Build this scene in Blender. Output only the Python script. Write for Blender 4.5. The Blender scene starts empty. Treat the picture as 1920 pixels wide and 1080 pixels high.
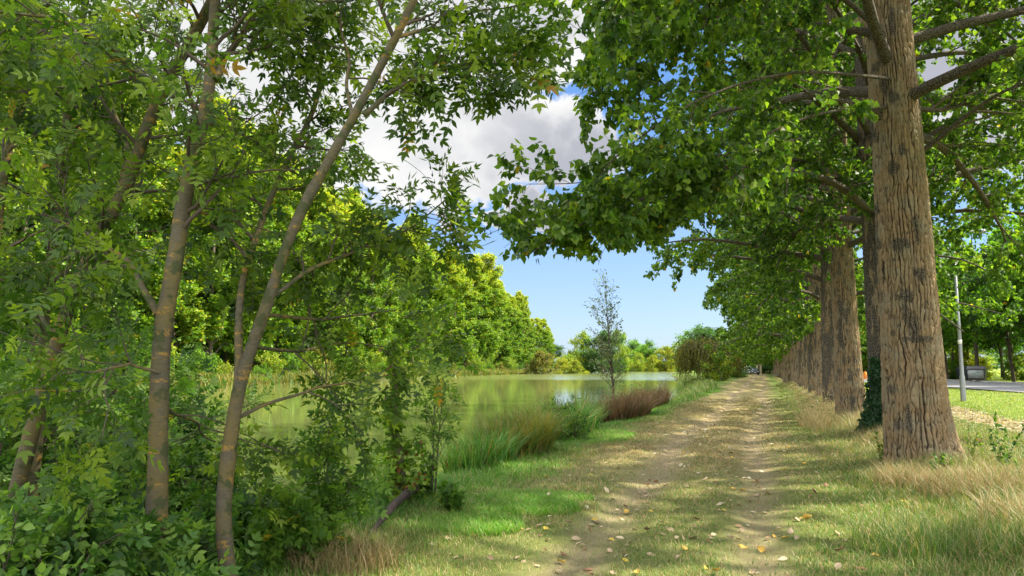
import bpy, math, random
import numpy as np
from mathutils import Vector, Matrix

# ------------------------------------------------------------------ camera
C = bpy.context.scene.collection
SC = bpy.context.scene
YAW = math.radians(18.6); PITCH = math.radians(6.1); F = 1397.0; CAMZ = 1.6
cd = bpy.data.cameras.new('camera'); cam = bpy.data.objects.new('camera', cd); C.objects.link(cam)
cd.sensor_width = 36.0; cd.lens = 36.0 * F / 1920.0; cd.clip_end = 5000; cd.clip_start = 0.05
cam.location = (0, 0, CAMZ); cam.rotation_euler = (math.radians(90) + PITCH, 0, YAW)
SC.camera = cam
SC.view_settings.view_transform = 'Standard'; SC.view_settings.look = 'None'
SC.view_settings.exposure = 2.25; SC.view_settings.gamma = 1.0
cy = SC.cycles
cy.max_bounces = 8; cy.diffuse_bounces = 4; cy.glossy_bounces = 3; cy.transmission_bounces = 4; cy.transparent_max_bounces = 4
cy.use_denoising = True
RM = cam.rotation_euler.to_matrix()
def at(px, py, d):
    """world point on the photo ray (1920 px frame) at optical depth d"""
    v = RM @ Vector(((px - 960) / F * d, (540 - py) / F * d, -d))
    return np.array([v.x, v.y, v.z + CAMZ])
def lw(lat, d):
    c, s = math.cos(YAW), math.sin(YAW)
    return (lat * c - d * s, lat * s + d * c)

# ------------------------------------------------------------------ sun and sky
SUN_EL = math.radians(50); SUN_AZ_CAM = math.radians(84)      # degrees right of the camera axis
a = SUN_AZ_CAM - YAW                                           # clockwise from +Y
sdir = Vector((math.sin(a) * math.cos(SUN_EL), math.cos(a) * math.cos(SUN_EL), math.sin(SUN_EL)))
sl = bpy.data.lights.new('sun', 'SUN'); sl.energy = 2.8; sl.angle = math.radians(1.2); sl.color = (1, .91, .74)
so = bpy.data.objects.new('sun', sl); C.objects.link(so); so.rotation_euler = (-sdir).to_track_quat('-Z', 'Y').to_euler()
world = bpy.data.worlds.new('World'); SC.world = world; world.use_nodes = True
wn = world.node_tree; wn.nodes.clear()

class NT:
    """tiny node helper"""
    def __init__(s, nt): s.t = nt
    def n(s, typ, **k):
        nd = s.t.nodes.new(typ)
        ins = k.pop('i', {})
        for a_, v in k.items(): setattr(nd, a_, v)
        for key, v in ins.items():
            sk = nd.inputs[key]
            if hasattr(v, 'is_output') or hasattr(v, 'links'): s.t.links.new(v, sk)
            else: sk.default_value = v
        return nd
    def m(s, op, a_, b=None, c=None, clamp=False):
        i = {0: a_}
        if b is not None: i[1] = b
        if c is not None: i[2] = c
        return s.n('ShaderNodeMath', operation=op, use_clamp=clamp, i=i).outputs[0]
    def v(s, op, a_, b=None):
        i = {0: a_}
        if b is not None: i[1] = b
        nd = s.n('ShaderNodeVectorMath', operation=op, i=i)
        return nd.outputs[1] if op in ('DOT_PRODUCT', 'LENGTH', 'DISTANCE') else nd.outputs[0]
    def ss(s, x, lo, hi, a0=0., a1=1.):
        return s.n('ShaderNodeMapRange', interpolation_type='SMOOTHSTEP', i={0: x, 1: lo, 2: hi, 3: a0, 4: a1}).outputs[0]
    def mix(s, f, a_, b):
        nd = s.t.nodes.new('ShaderNodeMix'); nd.data_type = 'RGBA'
        for key, v in ((0, f), (6, a_), (7, b)):
            sk = nd.inputs[key]
            if hasattr(v, 'links'): s.t.links.new(v, sk)
            else:
                sk.default_value = v if key == 0 else tuple(v) + ((1.,) if len(v) == 3 else ())
        return nd.outputs[2]
    def noise(s, vec, scale, det=3., rough=.55, dist=0., out=0):
        return s.n('ShaderNodeTexNoise', i={'Vector': vec, 'Scale': scale, 'Detail': det, 'Roughness': rough, 'Distortion': dist}).outputs[out]

W = NT(wn)
sky = W.n('ShaderNodeTexSky'); sky.sky_type = 'NISHITA'; sky.sun_disc = False
sky.sun_elevation = SUN_EL; sky.sun_rotation = a; sky.altitude = 0; sky.air_density = 1.0; sky.dust_density = .6; sky.ozone_density = 2.
dirv = W.n('ShaderNodeTexCoord').outputs['Generated']
def pdir(px, py):
    v = RM @ Vector(((px - 960) / F, (540 - py) / F, -1)); return v.normalized()
blobs = [(560, 60, 250), (760, 10, 260), (700, 220, 150), (830, 270, 165), (930, 270, 120), (1010, 270, 125), (1060, 310, 80), (900, 200, 130), (985, 60, 140), (600, 280, 130), (1100, 290, 80), (980, 225, 65),
         (855, 378, 36), (845, 412, 24), (965, 400, 44), (1010, 408, 40), (1050, 415, 36), (920, 418, 24), (985, 378, 30), (400, 150, 200), (1200, -150, 200),
         (300, -300, 400), (1800, 100, 260), (1700, -200, 300)]
cov = None
wn_noise = W.noise(dirv, 9., 7., .62)
wn_fine = W.noise(dirv, 34., 4., .6)
dirw = W.v('ADD', dirv, W.v('MULTIPLY', W.v('SUBTRACT', W.noise(dirv, 7., 6., .65, out=1), (.5, .5, .5)), (.16, .16, .10)))
for bx, by, br in blobs:
    d = pdir(bx, by); rad = br / F
    dist = W.v('DISTANCE', W.v('MULTIPLY', dirw, (1, 1, 1.35)), (d.x, d.y, d.z * 1.35))
    val = W.m('SUBTRACT', 1.0, W.m('DIVIDE', dist, rad))
    val = W.m('MINIMUM', val, .9)
    cov = val if cov is None else W.m('MAXIMUM', cov, val)
dens = W.m('ADD', cov, W.m('MULTIPLY', W.m('SUBTRACT', wn_noise, .5), .72))
dens = W.m('ADD', dens, W.m('MULTIPLY', W.m('SUBTRACT', wn_fine, .5), .5))
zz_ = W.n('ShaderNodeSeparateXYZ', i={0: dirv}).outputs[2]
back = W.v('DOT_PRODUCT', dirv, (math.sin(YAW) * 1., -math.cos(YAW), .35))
over = W.m('MAXIMUM', W.m('SUBTRACT', zz_, .62), W.m('MULTIPLY', back, .8))       # added out-of-view cloud overhead and behind, put in as fill light
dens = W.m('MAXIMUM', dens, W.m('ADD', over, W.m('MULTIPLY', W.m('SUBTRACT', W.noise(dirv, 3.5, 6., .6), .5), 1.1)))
mask = W.ss(dens, -.05, .15)
shade = W.ss(W.m('ADD', W.m('MULTIPLY', dens, .55), W.m('MULTIPLY', W.m('SUBTRACT', W.noise(dirv, 5., 4.), .5), 1.9)), -.15, .4, 0., .95)
dsun = W.ss(W.v('DOT_PRODUCT', dirv, tuple(pdir(560, 30))), .93, .995)      # the thin bright part of the big cloud
shade = W.m('MULTIPLY', shade, W.m('SUBTRACT', 1.0, W.m('MULTIPLY', dsun, .75)))
ccol = W.mix(shade, (1.42, 1.42, 1.40), (.68, .70, .80))
ccol = W.v('SCALE', ccol); ccol.node.inputs['Scale'].default_value = 1.; W.t.links.new(W.ss(over, -.1, .25, 1., 4.6), ccol.node.inputs['Scale'])  # added unseen cloud is boosted above the visible bank to lift the fill
hsv = W.n('ShaderNodeHueSaturation', i={'Saturation': 1.1, 'Value': .30, 'Color': W.v('MULTIPLY', sky.outputs[0], (.93, .98, 1.12))})
grad = W.mix(W.ss(zz_, .0, .42), (.64, .92, 1.34), (.20, .50, 1.15))         # clear washed summer air: pale at the horizon, deeper above
clear = W.mix(.6, hsv.outputs[0], grad)
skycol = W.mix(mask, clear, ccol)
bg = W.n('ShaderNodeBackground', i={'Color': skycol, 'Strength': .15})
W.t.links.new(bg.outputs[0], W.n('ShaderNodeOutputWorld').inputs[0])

# ------------------------------------------------------------------ numeric helpers
rng = np.random.default_rng(7)
def nz(v): return v / (np.linalg.norm(v, axis=-1, keepdims=True) + 1e-9)
def hsh(i, j, k, seed=0):
    h = (i.astype(np.int64) * 374761393 + j.astype(np.int64) * 668265263 + k.astype(np.int64) * 2147483647 + seed * 1274126177) & 0xffffffff
    h = ((h ^ (h >> 13)) * 1274126177) & 0xffffffff
    h = ((h ^ (h >> 16)) * 2246822519) & 0xffffffff
    return ((h ^ (h >> 15)) & 0xffffff) / float(0xffffff)
def vn(x, y, z=0., seed=0):
    x, y, z = np.broadcast_arrays(np.asarray(x, float), np.asarray(y, float), np.asarray(z, float))
    i, j, k = np.floor(x), np.floor(y), np.floor(z); u, v, w = x - i, y - j, z - k
    u, v, w = [t * t * (3 - 2 * t) for t in (u, v, w)]; r = 0
    for a_ in (0, 1):
        for b in (0, 1):
            for c in (0, 1):
                r = r + hsh(i + a_, j + b, k + c, seed) * (u if a_ else 1 - u) * (v if b else 1 - v) * (w if c else 1 - w)
    return r
def sst(x, a_, b):
    t = np.clip((np.asarray(x, float) - a_) / (b - a_), 0, 1); return t * t * (3 - 2 * t)

class MB:
    """collects vertices, faces and two per-vertex values, builds ONE mesh object"""
    def __init__(s): s.v = []; s.f = {}; s.n = 0; s.r = []; s.c = []; s.m = {}
    def add(s, v, faces, rnd=0., cl=0., mat=0):
        v = np.asarray(v, float).reshape(-1, 3); k = len(v)
        s.v.append(v); s.r.append(np.broadcast_to(np.asarray(rnd, float), (k,))); s.c.append(np.broadcast_to(np.asarray(cl, float), (k,)))
        faces = np.asarray(faces)
        s.f.setdefault((faces.shape[1], mat), []).append(faces + s.n); s.n += k; return s
    def build(s, name, mats, parent=None, smooth=True, loc=None):
        me = bpy.data.meshes.new(name)
        V = np.concatenate(s.v); me.vertices.add(len(V)); me.vertices.foreach_set('co', V.ravel())
        starts, loops, mi, off = [], [], [], 0
        for (k, mat), fl in s.f.items():
            f = np.concatenate(fl); n = len(f)
            starts.append(off + np.arange(n) * k); loops.append(f.ravel()); mi.append(np.full(n, mat)); off += n * k
        starts, loops, mi = map(np.concatenate, (starts, loops, mi))
        me.loops.add(len(loops)); me.loops.foreach_set('vertex_index', loops.astype(np.int32))
        me.polygons.add(len(starts)); me.polygons.foreach_set('loop_start', starts.astype(np.int32))
        me.polygons.foreach_set('material_index', mi.astype(np.int32))
        if smooth: me.polygons.foreach_set('use_smooth', np.ones(len(starts), bool))
        for an, arr in (('rnd', s.r), ('clump', s.c)):
            me.attributes.new(an, 'FLOAT', 'POINT').data.foreach_set('value', np.concatenate(arr).astype(np.float32))
        me.update(calc_edges=True); me.validate()
        for m in (mats if isinstance(mats, (list, tuple)) else [mats]): me.materials.append(m)
        o = bpy.data.objects.new(name, me); C.objects.link(o)
        if parent: o.parent = parent
        if loc is not None: o.location = loc
        return o

def tag(o, label=None, cat=None, group=None, kind=None):
    if label: o['label'] = label
    if cat: o['category'] = cat
    if group: o['group'] = group
    if kind: o['kind'] = kind
    return o
def empty(name, loc, label, cat, group=None, rz=0.):
    o = bpy.data.objects.new(name, None); o.empty_display_size = .3; C.objects.link(o)
    o.location = loc; o.rotation_euler = (0, 0, rz); return tag(o, label, cat, group)
def copy_tree(o, loc, rz, sc, label, cat=None, group=None):
    r = o.copy(); C.objects.link(r); r.location = loc; r.rotation_euler = (0, 0, rz); r.scale = (sc if isinstance(sc, tuple) else (sc,) * 3)
    r['label'] = label
    if cat: r['category'] = cat
    if group: r['group'] = group
    for ch in list(o.children):
        c = ch.copy(); C.objects.link(c); c.parent = r
        for g in list(ch.children):
            d = g.copy(); C.objects.link(d); d.parent = c
    return r

def resample(pts, K):
    """smooth polyline through pts, K points"""
    pts = np.asarray(pts, float); n = len(pts)
    seg = np.linalg.norm(np.diff(pts, axis=0), axis=1); t = np.concatenate([[0], np.cumsum(seg)]); t /= t[-1]
    u = np.linspace(0, 1, K); out = np.stack([np.interp(u, t, pts[:, i]) for i in range(pts.shape[1])], 1)
    for _ in range(max(1, K // (2 * n))):
        out[1:-1] = .25 * out[:-2] + .5 * out[1:-1] + .25 * out[2:]
    return out
def tubes(P, R, sides):
    B, K, _ = P.shape
    T = nz(np.gradient(P, axis=1)); avg = nz(T.mean(1)); ref = np.where(np.abs(avg[:, 2:3]) > .75, [[1., 0, 0]], [[0, 0, 1.]])
    X = nz(np.cross(T, ref[:, None, :])); Y = np.cross(T, X)
    th = np.arange(sides) * 2 * math.pi / sides
    V = P[:, :, None, :] + R[:, :, None, None] * (np.cos(th)[None, None, :, None] * X[:, :, None, :] + np.sin(th)[None, None, :, None] * Y[:, :, None, :])
    b, k, s_ = np.meshgrid(np.arange(B), np.arange(K - 1), np.arange(sides), indexing='ij')
    i0 = (b * K + k) * sides; s2 = (s_ + 1) % sides
    Fq = np.stack([i0 + s_, i0 + s2, i0 + sides + s2, i0 + sides + s_], -1).reshape(-1, 4)
    return V.reshape(-1, 3), Fq
def grow(P, R, n, t0, t1, ang, L, K, lift=0., jit=.12, flat=1., rr=.6, rtip=.003, taper=.45, rmax=9., angj=.15):
    B, K0, _ = P.shape
    b = np.repeat(np.arange(B), n); N = len(b)
    t = t0 + (t1 - t0) * ((np.tile(np.arange(n), B) + rng.random(N)) / n)
    s_ = t * (K0 - 1); i = np.clip(s_.astype(int), 0, K0 - 2); f = (s_ - i)[:, None]
    p = P[b, i] * (1 - f) + P[b, i + 1] * f; tan = nz(P[b, i + 1] - P[b, i])
    r = R[b, i] * (1 - f[:, 0]) + R[b, i + 1] * f[:, 0]
    v = rng.normal(size=(N, 3)); v[:, 2] *= flat; v = nz(v - (v * tan).sum(1, keepdims=True) * tan)
    an = (ang + rng.normal(0, angj, N))[:, None]
    d = np.cos(an) * tan + np.sin(an) * v
    Ln = L * (1 - taper * t) * rng.uniform(.65, 1.2, N)
    out = np.zeros((N, K, 3)); out[:, 0] = p
    for k in range(1, K):
        out[:, k] = out[:, k - 1] + d * (Ln / (K - 1))[:, None]
        d = nz(d + np.array([0, 0, lift]) + rng.normal(0, jit, (N, 3)))
    r0 = np.minimum(np.maximum(r * rr, rtip), rmax)
    return out, r0[:, None] * (1 - np.linspace(0, 1, K))[None] + rtip * np.linspace(0, 1, K)[None]

def leaflet(w, x0=0., z0=0., L=1., ang=0., fold=.12):
    """six-sided folded blade, base at (x0, z0), pointing ang from +z"""
    q = np.array([[0, 0, 0], [w * .42, fold * w, .22], [w * .5, fold * w, .5], [0, 0, 1.], [-w * .5, fold * w, .5], [-w * .42, fold * w, .22]]) * L
    c, s_ = math.cos(ang), math.sin(ang)
    v = np.stack([q[:, 0] * c + q[:, 2] * s_ + x0, q[:, 1], q[:, 2] * c - q[:, 0] * s_ + z0], 1)
    return v, np.array([[0, 1, 2, 3], [0, 3, 4, 5]])
def tpl(parts):
    V, Fs, n = [], [], 0
    for v, f in parts: V.append(v); Fs.append(f + n); n += len(v)
    return np.concatenate(V), np.concatenate(Fs)
POP = (np.array([[0, 0, 0], [.42, .10, .06], [.50, .12, .32], [0, 0, 1.], [-.50, .12, .32], [-.42, .10, .06]]), np.array([[0, 1, 2, 3], [0, 3, 4, 5]]))
ov = np.array([[0, 0, 0], [.26, .06, .3], [.24, .05, .62], [0, 0, 1.], [-.24, .05, .62], [-.26, .06, .3]]); OVAL = (ov, POP[1])
DIA = (np.array([[0, 0, 0], [.4, .1, .45], [0, 0, 1.], [-.4, .1, .45]]), np.array([[0, 1, 2, 3]]))
def pinnate(pairs=3, L=.36, w=.46):
    ps = []
    for i in range(pairs):
        z0 = .2 + .62 * i / (pairs - 1)
        for sg in (1, -1): ps.append(leaflet(w, .0, z0, L * (1 - .12 * abs(i - 1.3)), sg * (1.05 - .08 * i)))
    ps.append(leaflet(w, 0, .86, L * 1.05, 0))
    r = .006; ps.append((np.array([[r, 0, 0], [r, 0, .9], [-r, 0, .9], [-r, 0, 0]]), np.array([[0, 1, 2, 3]])))
    return tpl(ps)
ASHL = pinnate(3, .38, .40); ASHL5 = pinnate(3, .40, .52)
def leaves(mb, p, ax, nr, size, T, cl=0., curl=.25, mat=0, rnd=None):
    tv, tf = T; n = len(p); m = len(tv)
    ax = nz(ax); nr = nz(nr - (nr * ax).sum(1, keepdims=True) * ax); sd = np.cross(nr, ax)
    size = np.broadcast_to(np.asarray(size, float), (n,)); cu = rng.uniform(-.3, 1., n) * curl
    q = np.broadcast_to(tv, (n, m, 3)).copy(); q[:, :, 1] -= cu[:, None] * q[:, :, 2] ** 2
    V = p[:, None] + size[:, None, None] * (q[:, :, :1] * sd[:, None] + q[:, :, 1:2] * nr[:, None] + q[:, :, 2:] * ax[:, None])
    Fq = (tf[None] + (np.arange(n) * m)[:, None, None]).reshape(-1, tf.shape[1])
    if rnd is None: rnd = rng.random(n)
    mb.add(V.reshape(-1, 3), Fq, np.repeat(rnd, m), np.repeat(np.broadcast_to(cl, (n,)), m), mat)
def twig_leaves(mb, P, n, size, T, t0=.15, fwd=.8, out=.9, down=.3, up=1., curl=.25, off=0., keep=None, clump=None, sj=.25):
    B, K, _ = P.shape; b = np.repeat(np.arange(B), n); N = len(b)
    t = t0 + (1 - t0) * ((np.tile(np.arange(n), B) + rng.random(N)) / n)
    s_ = t * (K - 1); i = np.clip(s_.astype(int), 0, K - 2); f = (s_ - i)[:, None]
    p = P[b, i] * (1 - f) + P[b, i + 1] * f; tan = nz(P[b, i + 1] - P[b, i])
    r = nz(rng.normal(size=(N, 3)))
    ax = nz(tan * fwd + r * out + np.array([0, 0, -down])); nr = rng.normal(size=(N, 3)) * .6 + np.array([0, 0, up])
    if off: p = p + r * (rng.random((N, 1)) * off)
    cl = rng.random(B)[b] if clump is None else clump[b]
    sz = size * (1 + sj * rng.uniform(-1, 1, N))
    if keep is not None:
        k = keep(p); p, ax, nr, cl, sz = p[k], ax[k], nr[k], cl[k], sz[k]
    leaves(mb, p, ax, nr, sz, T, cl, curl)
def blades(mb, p, h, w, bend, K=4, az=None, cl=0., rnd=None, lean=None, stiff=1.6):
    """grass blades: curved tapering ribbons"""
    n = len(p); az = rng.uniform(0, 2 * math.pi, n) if az is None else az
    d = np.stack([np.cos(az), np.sin(az), 0 * az], 1); sd = np.stack([-np.sin(az), np.cos(az), 0 * az], 1)
    tw = rng.uniform(-.8, .8, n)[:, None]; sd = nz(sd + d * tw)
    u = np.linspace(0, 1, K)[None, :, None]; h = np.broadcast_to(h, (n,))[:, None, None]; bend = np.broadcast_to(bend, (n,))[:, None, None]
    ctr = p[:, None] + np.array([0, 0, 1.]) * h * (u - .35 * bend * u ** 2.2) + d[:, None] * h * bend * u ** stiff
    if lean is not None: ctr = ctr + lean[:, None] * u * h
    wd = np.broadcast_to(w, (n,))[:, None, None] * (1 - u ** 1.5 * .92) * .5
    V = np.stack([ctr - sd[:, None] * wd, ctr + sd[:, None] * wd], 2)      # n,K,2,3
    k = np.arange(K - 1); f = np.stack([2 * k, 2 * k + 1, 2 * k + 3, 2 * k + 2], 1)
    Fq = (f[None] + (np.arange(n) * 2 * K)[:, None, None]).reshape(-1, 4)
    if rnd is None: rnd = rng.random(n)
    mb.add(V.reshape(-1, 3), Fq, np.repeat(rnd, 2 * K), np.repeat(np.broadcast_to(cl, (n,)), 2 * K))

# ------------------------------------------------------------------ materials
def new_mat(name):
    m = bpy.data.materials.new(name); m.use_nodes = True; m.node_tree.nodes.clear(); return m, NT(m.node_tree)
def finish(N, sh): N.t.links.new(sh, N.n('ShaderNodeOutputMaterial').inputs[0])
def leaf_mat(name, dark, mid, light, odd=(.45, .30, .02), oddp=.985, trans=.5, rough=.5, tr=(1.4, 1.5, .6)):
    """two sided leaf: per-leaf and per-branch colour, some light passes through"""
    m, N = new_mat(name)
    r = N.n('ShaderNodeAttribute', attribute_name='rnd').outputs['Fac']; c = N.n('ShaderNodeAttribute', attribute_name='clump').outputs['Fac']
    orr = N.n('ShaderNodeObjectInfo').outputs['Random']
    x = N.m('ADD', N.m('MULTIPLY', r, .5), N.m('ADD', N.m('MULTIPLY', c, .36), N.m('MULTIPLY', orr, .14)))
    cr = N.n('ShaderNodeValToRGB', i={0: x}).outputs[0]; el = cr.node.color_ramp.elements
    el[0].position = .2; el[0].color = (*dark, 1); el[1].position = .85; el[1].color = (*light, 1); e = el.new(.5); e.color = (*mid, 1)
    col = N.mix(N.ss(r, oddp, oddp + .004), cr, odd)
    pb = N.n('ShaderNodeBsdfPrincipled', i={'Base Color': col, 'Roughness': rough, 'Specular IOR Level': .35})
    tc = N.v('MULTIPLY', col, tr)
    tb = N.n('ShaderNodeBsdfTranslucent', i={'Color': tc})
    finish(N, N.n('ShaderNodeMixShader', i={0: trans, 1: pb.outputs[0], 2: tb.outputs[0]}).outputs[0]); return m
def simple_mat(name, col, rough=.6, metal=0., var=.15, scale=6., bump=0., spec=.4):
    m, N = new_mat(name); tc = N.n('ShaderNodeTexCoord').outputs['Object']; nf = N.noise(tc, scale, 5.)
    c = N.mix(nf, tuple(x * (1 - var) for x in col), tuple(min(1, x * (1 + var)) for x in col))
    i = {'Base Color': c, 'Roughness': N.m('ADD', rough - .08, N.m('MULTIPLY', nf, .16)), 'Metallic': metal, 'Specular IOR Level': spec}
    if bump: i['Normal'] = N.n('ShaderNodeBump', i={'Strength': bump, 'Distance': .01, 'Height': nf}).outputs[0]
    finish(N, N.n('ShaderNodeBsdfPrincipled', i=i).outputs[0]); return m

M = {}
M['poplar_leaf'] = leaf_mat('poplar_leaf', (.024, .066, .009), (.078, .158, .018), (.23, .33, .03), oddp=.993, trans=.55)
M['ash_leaf'] = leaf_mat('ash_leaf', (.024, .058, .008), (.08, .15, .015), (.24, .32, .03), odd=(.35, .2, .03), oddp=.992)
M['bush_leaf'] = leaf_mat('bush_leaf', (.03, .085, .022), (.09, .19, .03), (.21, .33, .055), odd=(.4, .22, .05), oddp=.997)
M['lime_leaf'] = leaf_mat('lime_leaf', (.05, .12, .015), (.10, .20, .022), (.18, .30, .04), oddp=.99)
M['far_leaf'] = leaf_mat('far_leaf', (.06, .15, .012), (.17, .29, .018), (.50, .46, .03), odd=(.5, .4, .03), oddp=.985, trans=.4)
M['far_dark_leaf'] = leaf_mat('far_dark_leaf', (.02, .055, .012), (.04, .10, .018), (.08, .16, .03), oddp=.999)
M['yellow_leaf'] = leaf_mat('yellow_leaf', (.12, .18, .015), (.24, .28, .02), (.38, .36, .03), oddp=.97)
M['willow_leaf'] = leaf_mat('willow_leaf', (.08, .095, .016), (.16, .165, .028), (.28, .26, .05), odd=(.3, .18, .04), oddp=.95)
M['wood_leaf'] = leaf_mat('wood_leaf', (.045, .12, .012), (.09, .21, .018), (.2, .34, .025), oddp=.995)
M['pale_leaf'] = leaf_mat('pale_leaf', (.10, .14, .07), (.17, .22, .12), (.28, .33, .2), oddp=2.)
M['ivy_leaf'] = leaf_mat('ivy_leaf', (.012, .04, .012), (.022, .07, .02), (.04, .11, .03), oddp=2.)
M['vine_leaf'] = leaf_mat('vine_leaf', (.07, .15, .015), (.15, .26, .025), (.28, .38, .045), odd=(.25, .08, .03), oddp=.93)
M['lush_grass'] = leaf_mat('lush_grass', (.04, .14, .015), (.09, .25, .025), (.2, .36, .045), odd=(.42, .34, .16), oddp=.93, trans=.35)
M['grass'] = leaf_mat('grass', (.06, .13, .02), (.12, .21, .03), (.24, .31, .06), odd=(.42, .34, .16), oddp=.8, trans=.3)
M['straw'] = leaf_mat('straw', (.26, .19, .08), (.38, .29, .13), (.5, .41, .22), odd=(.10, .17, .03), oddp=.8, trans=.25, tr=(1.1, 1, .8))
M['reed'] = leaf_mat('reed', (.04, .11, .015), (.09, .22, .03), (.18, .33, .05), odd=(.3, .2, .06), oddp=.9, trans=.3)
M['red_reed'] = leaf_mat('red_reed', (.10, .06, .022), (.19, .11, .045), (.30, .19, .08), odd=(.07, .10, .02), oddp=.85, trans=.25, tr=(1.1, 1, .8))
M['yellow_reed'] = leaf_mat('yellow_reed', (.10, .11, .02), (.2, .19, .035), (.33, .27, .07), odd=(.08, .17, .03), oddp=.72, trans=.3)
M['dead_stem'] = leaf_mat('dead_stem', (.3, .14, .04), (.38, .2, .06), (.42, .3, .12), oddp=2., trans=.1)

def poplar_bark():
    m, N = new_mat('poplar_bark'); tc = N.n('ShaderNodeTexCoord').outputs['Object']
    crack = N.n('ShaderNodeAttribute', attribute_name='rnd').outputs['Fac']; lich = N.n('ShaderNodeAttribute', attribute_name='clump').outputs['Fac']
    st = N.v('MULTIPLY', tc, (1, 1, .25))
    n1 = N.noise(st, 28., 6., .65); n2 = N.noise(tc, 3.2, 4.); n3 = N.noise(tc, 60., 3.)
    col = N.mix(n1, (.13, .085, .043), (.44, .31, .165))
    orn = N.n('ShaderNodeObjectInfo').outputs['Random']
    col = N.mix(N.ss(n2, .4, .7), col, N.mix(n1, (.19, .15, .085), (.34, .29, .19)))
    col = N.mix(N.m('MULTIPLY', N.ss(n3, .58, .7), .5), col, (.38, .36, .28))
    col = N.mix(N.ss(crack, .72, .12), col, (.05, .036, .024))
    col = N.mix(N.m('MULTIPLY', orn, .45), col, N.v('MULTIPLY', col, (.55, .58, .55)))
    col = N.mix(lich, col, N.mix(N.ss(n3, .42, .62), (.026, .021, .015), (.17, .15, .11)))
    bmp = N.n('ShaderNodeBump', i={'Strength': 1., 'Distance': .015, 'Height': N.m('ADD', n1, N.m('MULTIPLY', n3, .4))})
    finish(N, N.n('ShaderNodeBsdfPrincipled', i={'Base Color': col, 'Roughness': .92, 'Specular IOR Level': .15, 'Normal': bmp.outputs[0]}).outputs[0]); return m
M['poplar_bark'] = poplar_bark()
def ash_bark():
    m, N = new_mat('ash_bark'); tc = N.n('ShaderNodeTexCoord').outputs['Object']
    n1 = N.noise(N.v('MULTIPLY', tc, (1, 1, 3.5)), 22., 5., .6); n2 = N.noise(tc, 4.5, 5., .6); n3 = N.noise(tc, 70., 3.); n4 = N.noise(N.v('MULTIPLY', tc, (1, 1, 3.)), 5.5, 4., .6)
    col = N.mix(n1, (.038, .034, .02), (.145, .125, .082))
    col = N.mix(N.m('MULTIPLY', N.ss(n2, .42, .6), .75), col, (.14, .105, .032))
    col = N.mix(N.m('MULTIPLY', N.m('MULTIPLY', N.ss(n4, .55, .66), N.ss(n3, .38, .55)), .8), col, (.34, .19, .03))
    col = N.mix(N.ss(N.noise(tc, 9., 3.), .52, .62), col, (.055, .062, .025))
    bmp = N.n('ShaderNodeBump', i={'Strength': .7, 'Distance': .006, 'Height': N.m('ADD', n1, N.m('MULTIPLY', n3, .7))})
    finish(N, N.n('ShaderNodeBsdfPrincipled', i={'Base Color': col, 'Roughness': .85, 'Specular IOR Level': .2, 'Normal': bmp.outputs[0]}).outputs[0]); return m
M['ash_bark'] = ash_bark()
M['twig'] = simple_mat('twig', (.075, .055, .038), .85, var=.3, scale=9., bump=.4)
M['dark_bark'] = simple_mat('dark_bark', (.10, .078, .055), .9, var=.35, scale=5., bump=.5)

# ------------------------------------------------------------------ lake shape and ground height
far_a, far_b = lw(-65, -60), lw(-52 + .228 * 400, 400)
LAKE = [(-16, -40), (-15, 8), (-12.4, 10.8), (-9.2, 9.6), (-6.6, 9.4), (-5.7, 10.6), (-5.4, 14), (-5.6, 19), (-5.3, 24), (-4.6, 30), (-5.2, 40), (-5.6, 60), (-7.6, 82), (-8.5, 92), (-11.8, 112), (-22, 190), (-33, 300), (-42, 408), (-60, 412), far_b]
for k in range(1, 12):                     # slightly wavy far shore
    t = k / 12.; q = (far_b[0] * (1 - t) + far_a[0] * t, far_b[1] * (1 - t) + far_a[1] * t)
    LAKE.append((q[0] + 1.2 * math.sin(k * 2.1), q[1]))
LAKE.append(far_a)
LK = np.array(LAKE)
def lake_sdf(x, y):
    """distance to the shore, positive on land"""
    x, y = np.asarray(x, float), np.asarray(y, float); d = np.full(x.shape, 1e9); ins = np.zeros(x.shape, bool)
    n = len(LK)
    for i in range(n):
        ax_, ay = LK[i]; bx, by = LK[(i + 1) % n]; ex, ey = bx - ax_, by - ay
        t = np.clip(((x - ax_) * ex + (y - ay) * ey) / (ex * ex + ey * ey), 0, 1)
        d = np.minimum(d, np.hypot(x - ax_ - t * ex, y - ay - t * ey))
        c = ((ay > y) != (by > y)) & (x < ex * (y - ay) / (ey + 1e-12) + ax_); ins ^= c
    d = np.where(ins, -d, d)
    return d + .35 * (vn(x * .7, y * .7, 0, 3) - .5) + 1.0 * (vn(x * .12, y * .12, 0, 4) - .5) * (y > 20)
WATER = -.45
RUT = (-1.62, -.12)
def rutc(y): return .16 * np.sin(y * .21 + 1) + .07 * np.sin(y * .63)
def gz(x, y, sd=None):
    x, y = np.asarray(x, float), np.asarray(y, float)
    if sd is None: sd = lake_sdf(x, y)
    z = np.interp(sd, [-4, -1.2, 0, .35, 1.1, 1.9], [-1.8, -.95, WATER, -.26, -.05, 0.])
    z = z + .3 * sst(x, 7.2, 10.5) * (y < 400) + .05 * (vn(x * .8, y * .8, 0, 1) - .5) + .09 * (vn(x * .25, y * .25, 0, 2) - .5) * (x < 9)
    for c in RUT:
        z = z - .045 * np.exp(-((x - c - rutc(y)) / .24) ** 2)
    z = z + .12 * np.exp(-((x - 2.5) / .9) ** 2) * (np.abs(y) < 220)
    return z
def ax_grid(parts):
    return np.unique(np.concatenate([np.arange(a_, b, s_) for a_, b, s_ in parts]))
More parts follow.
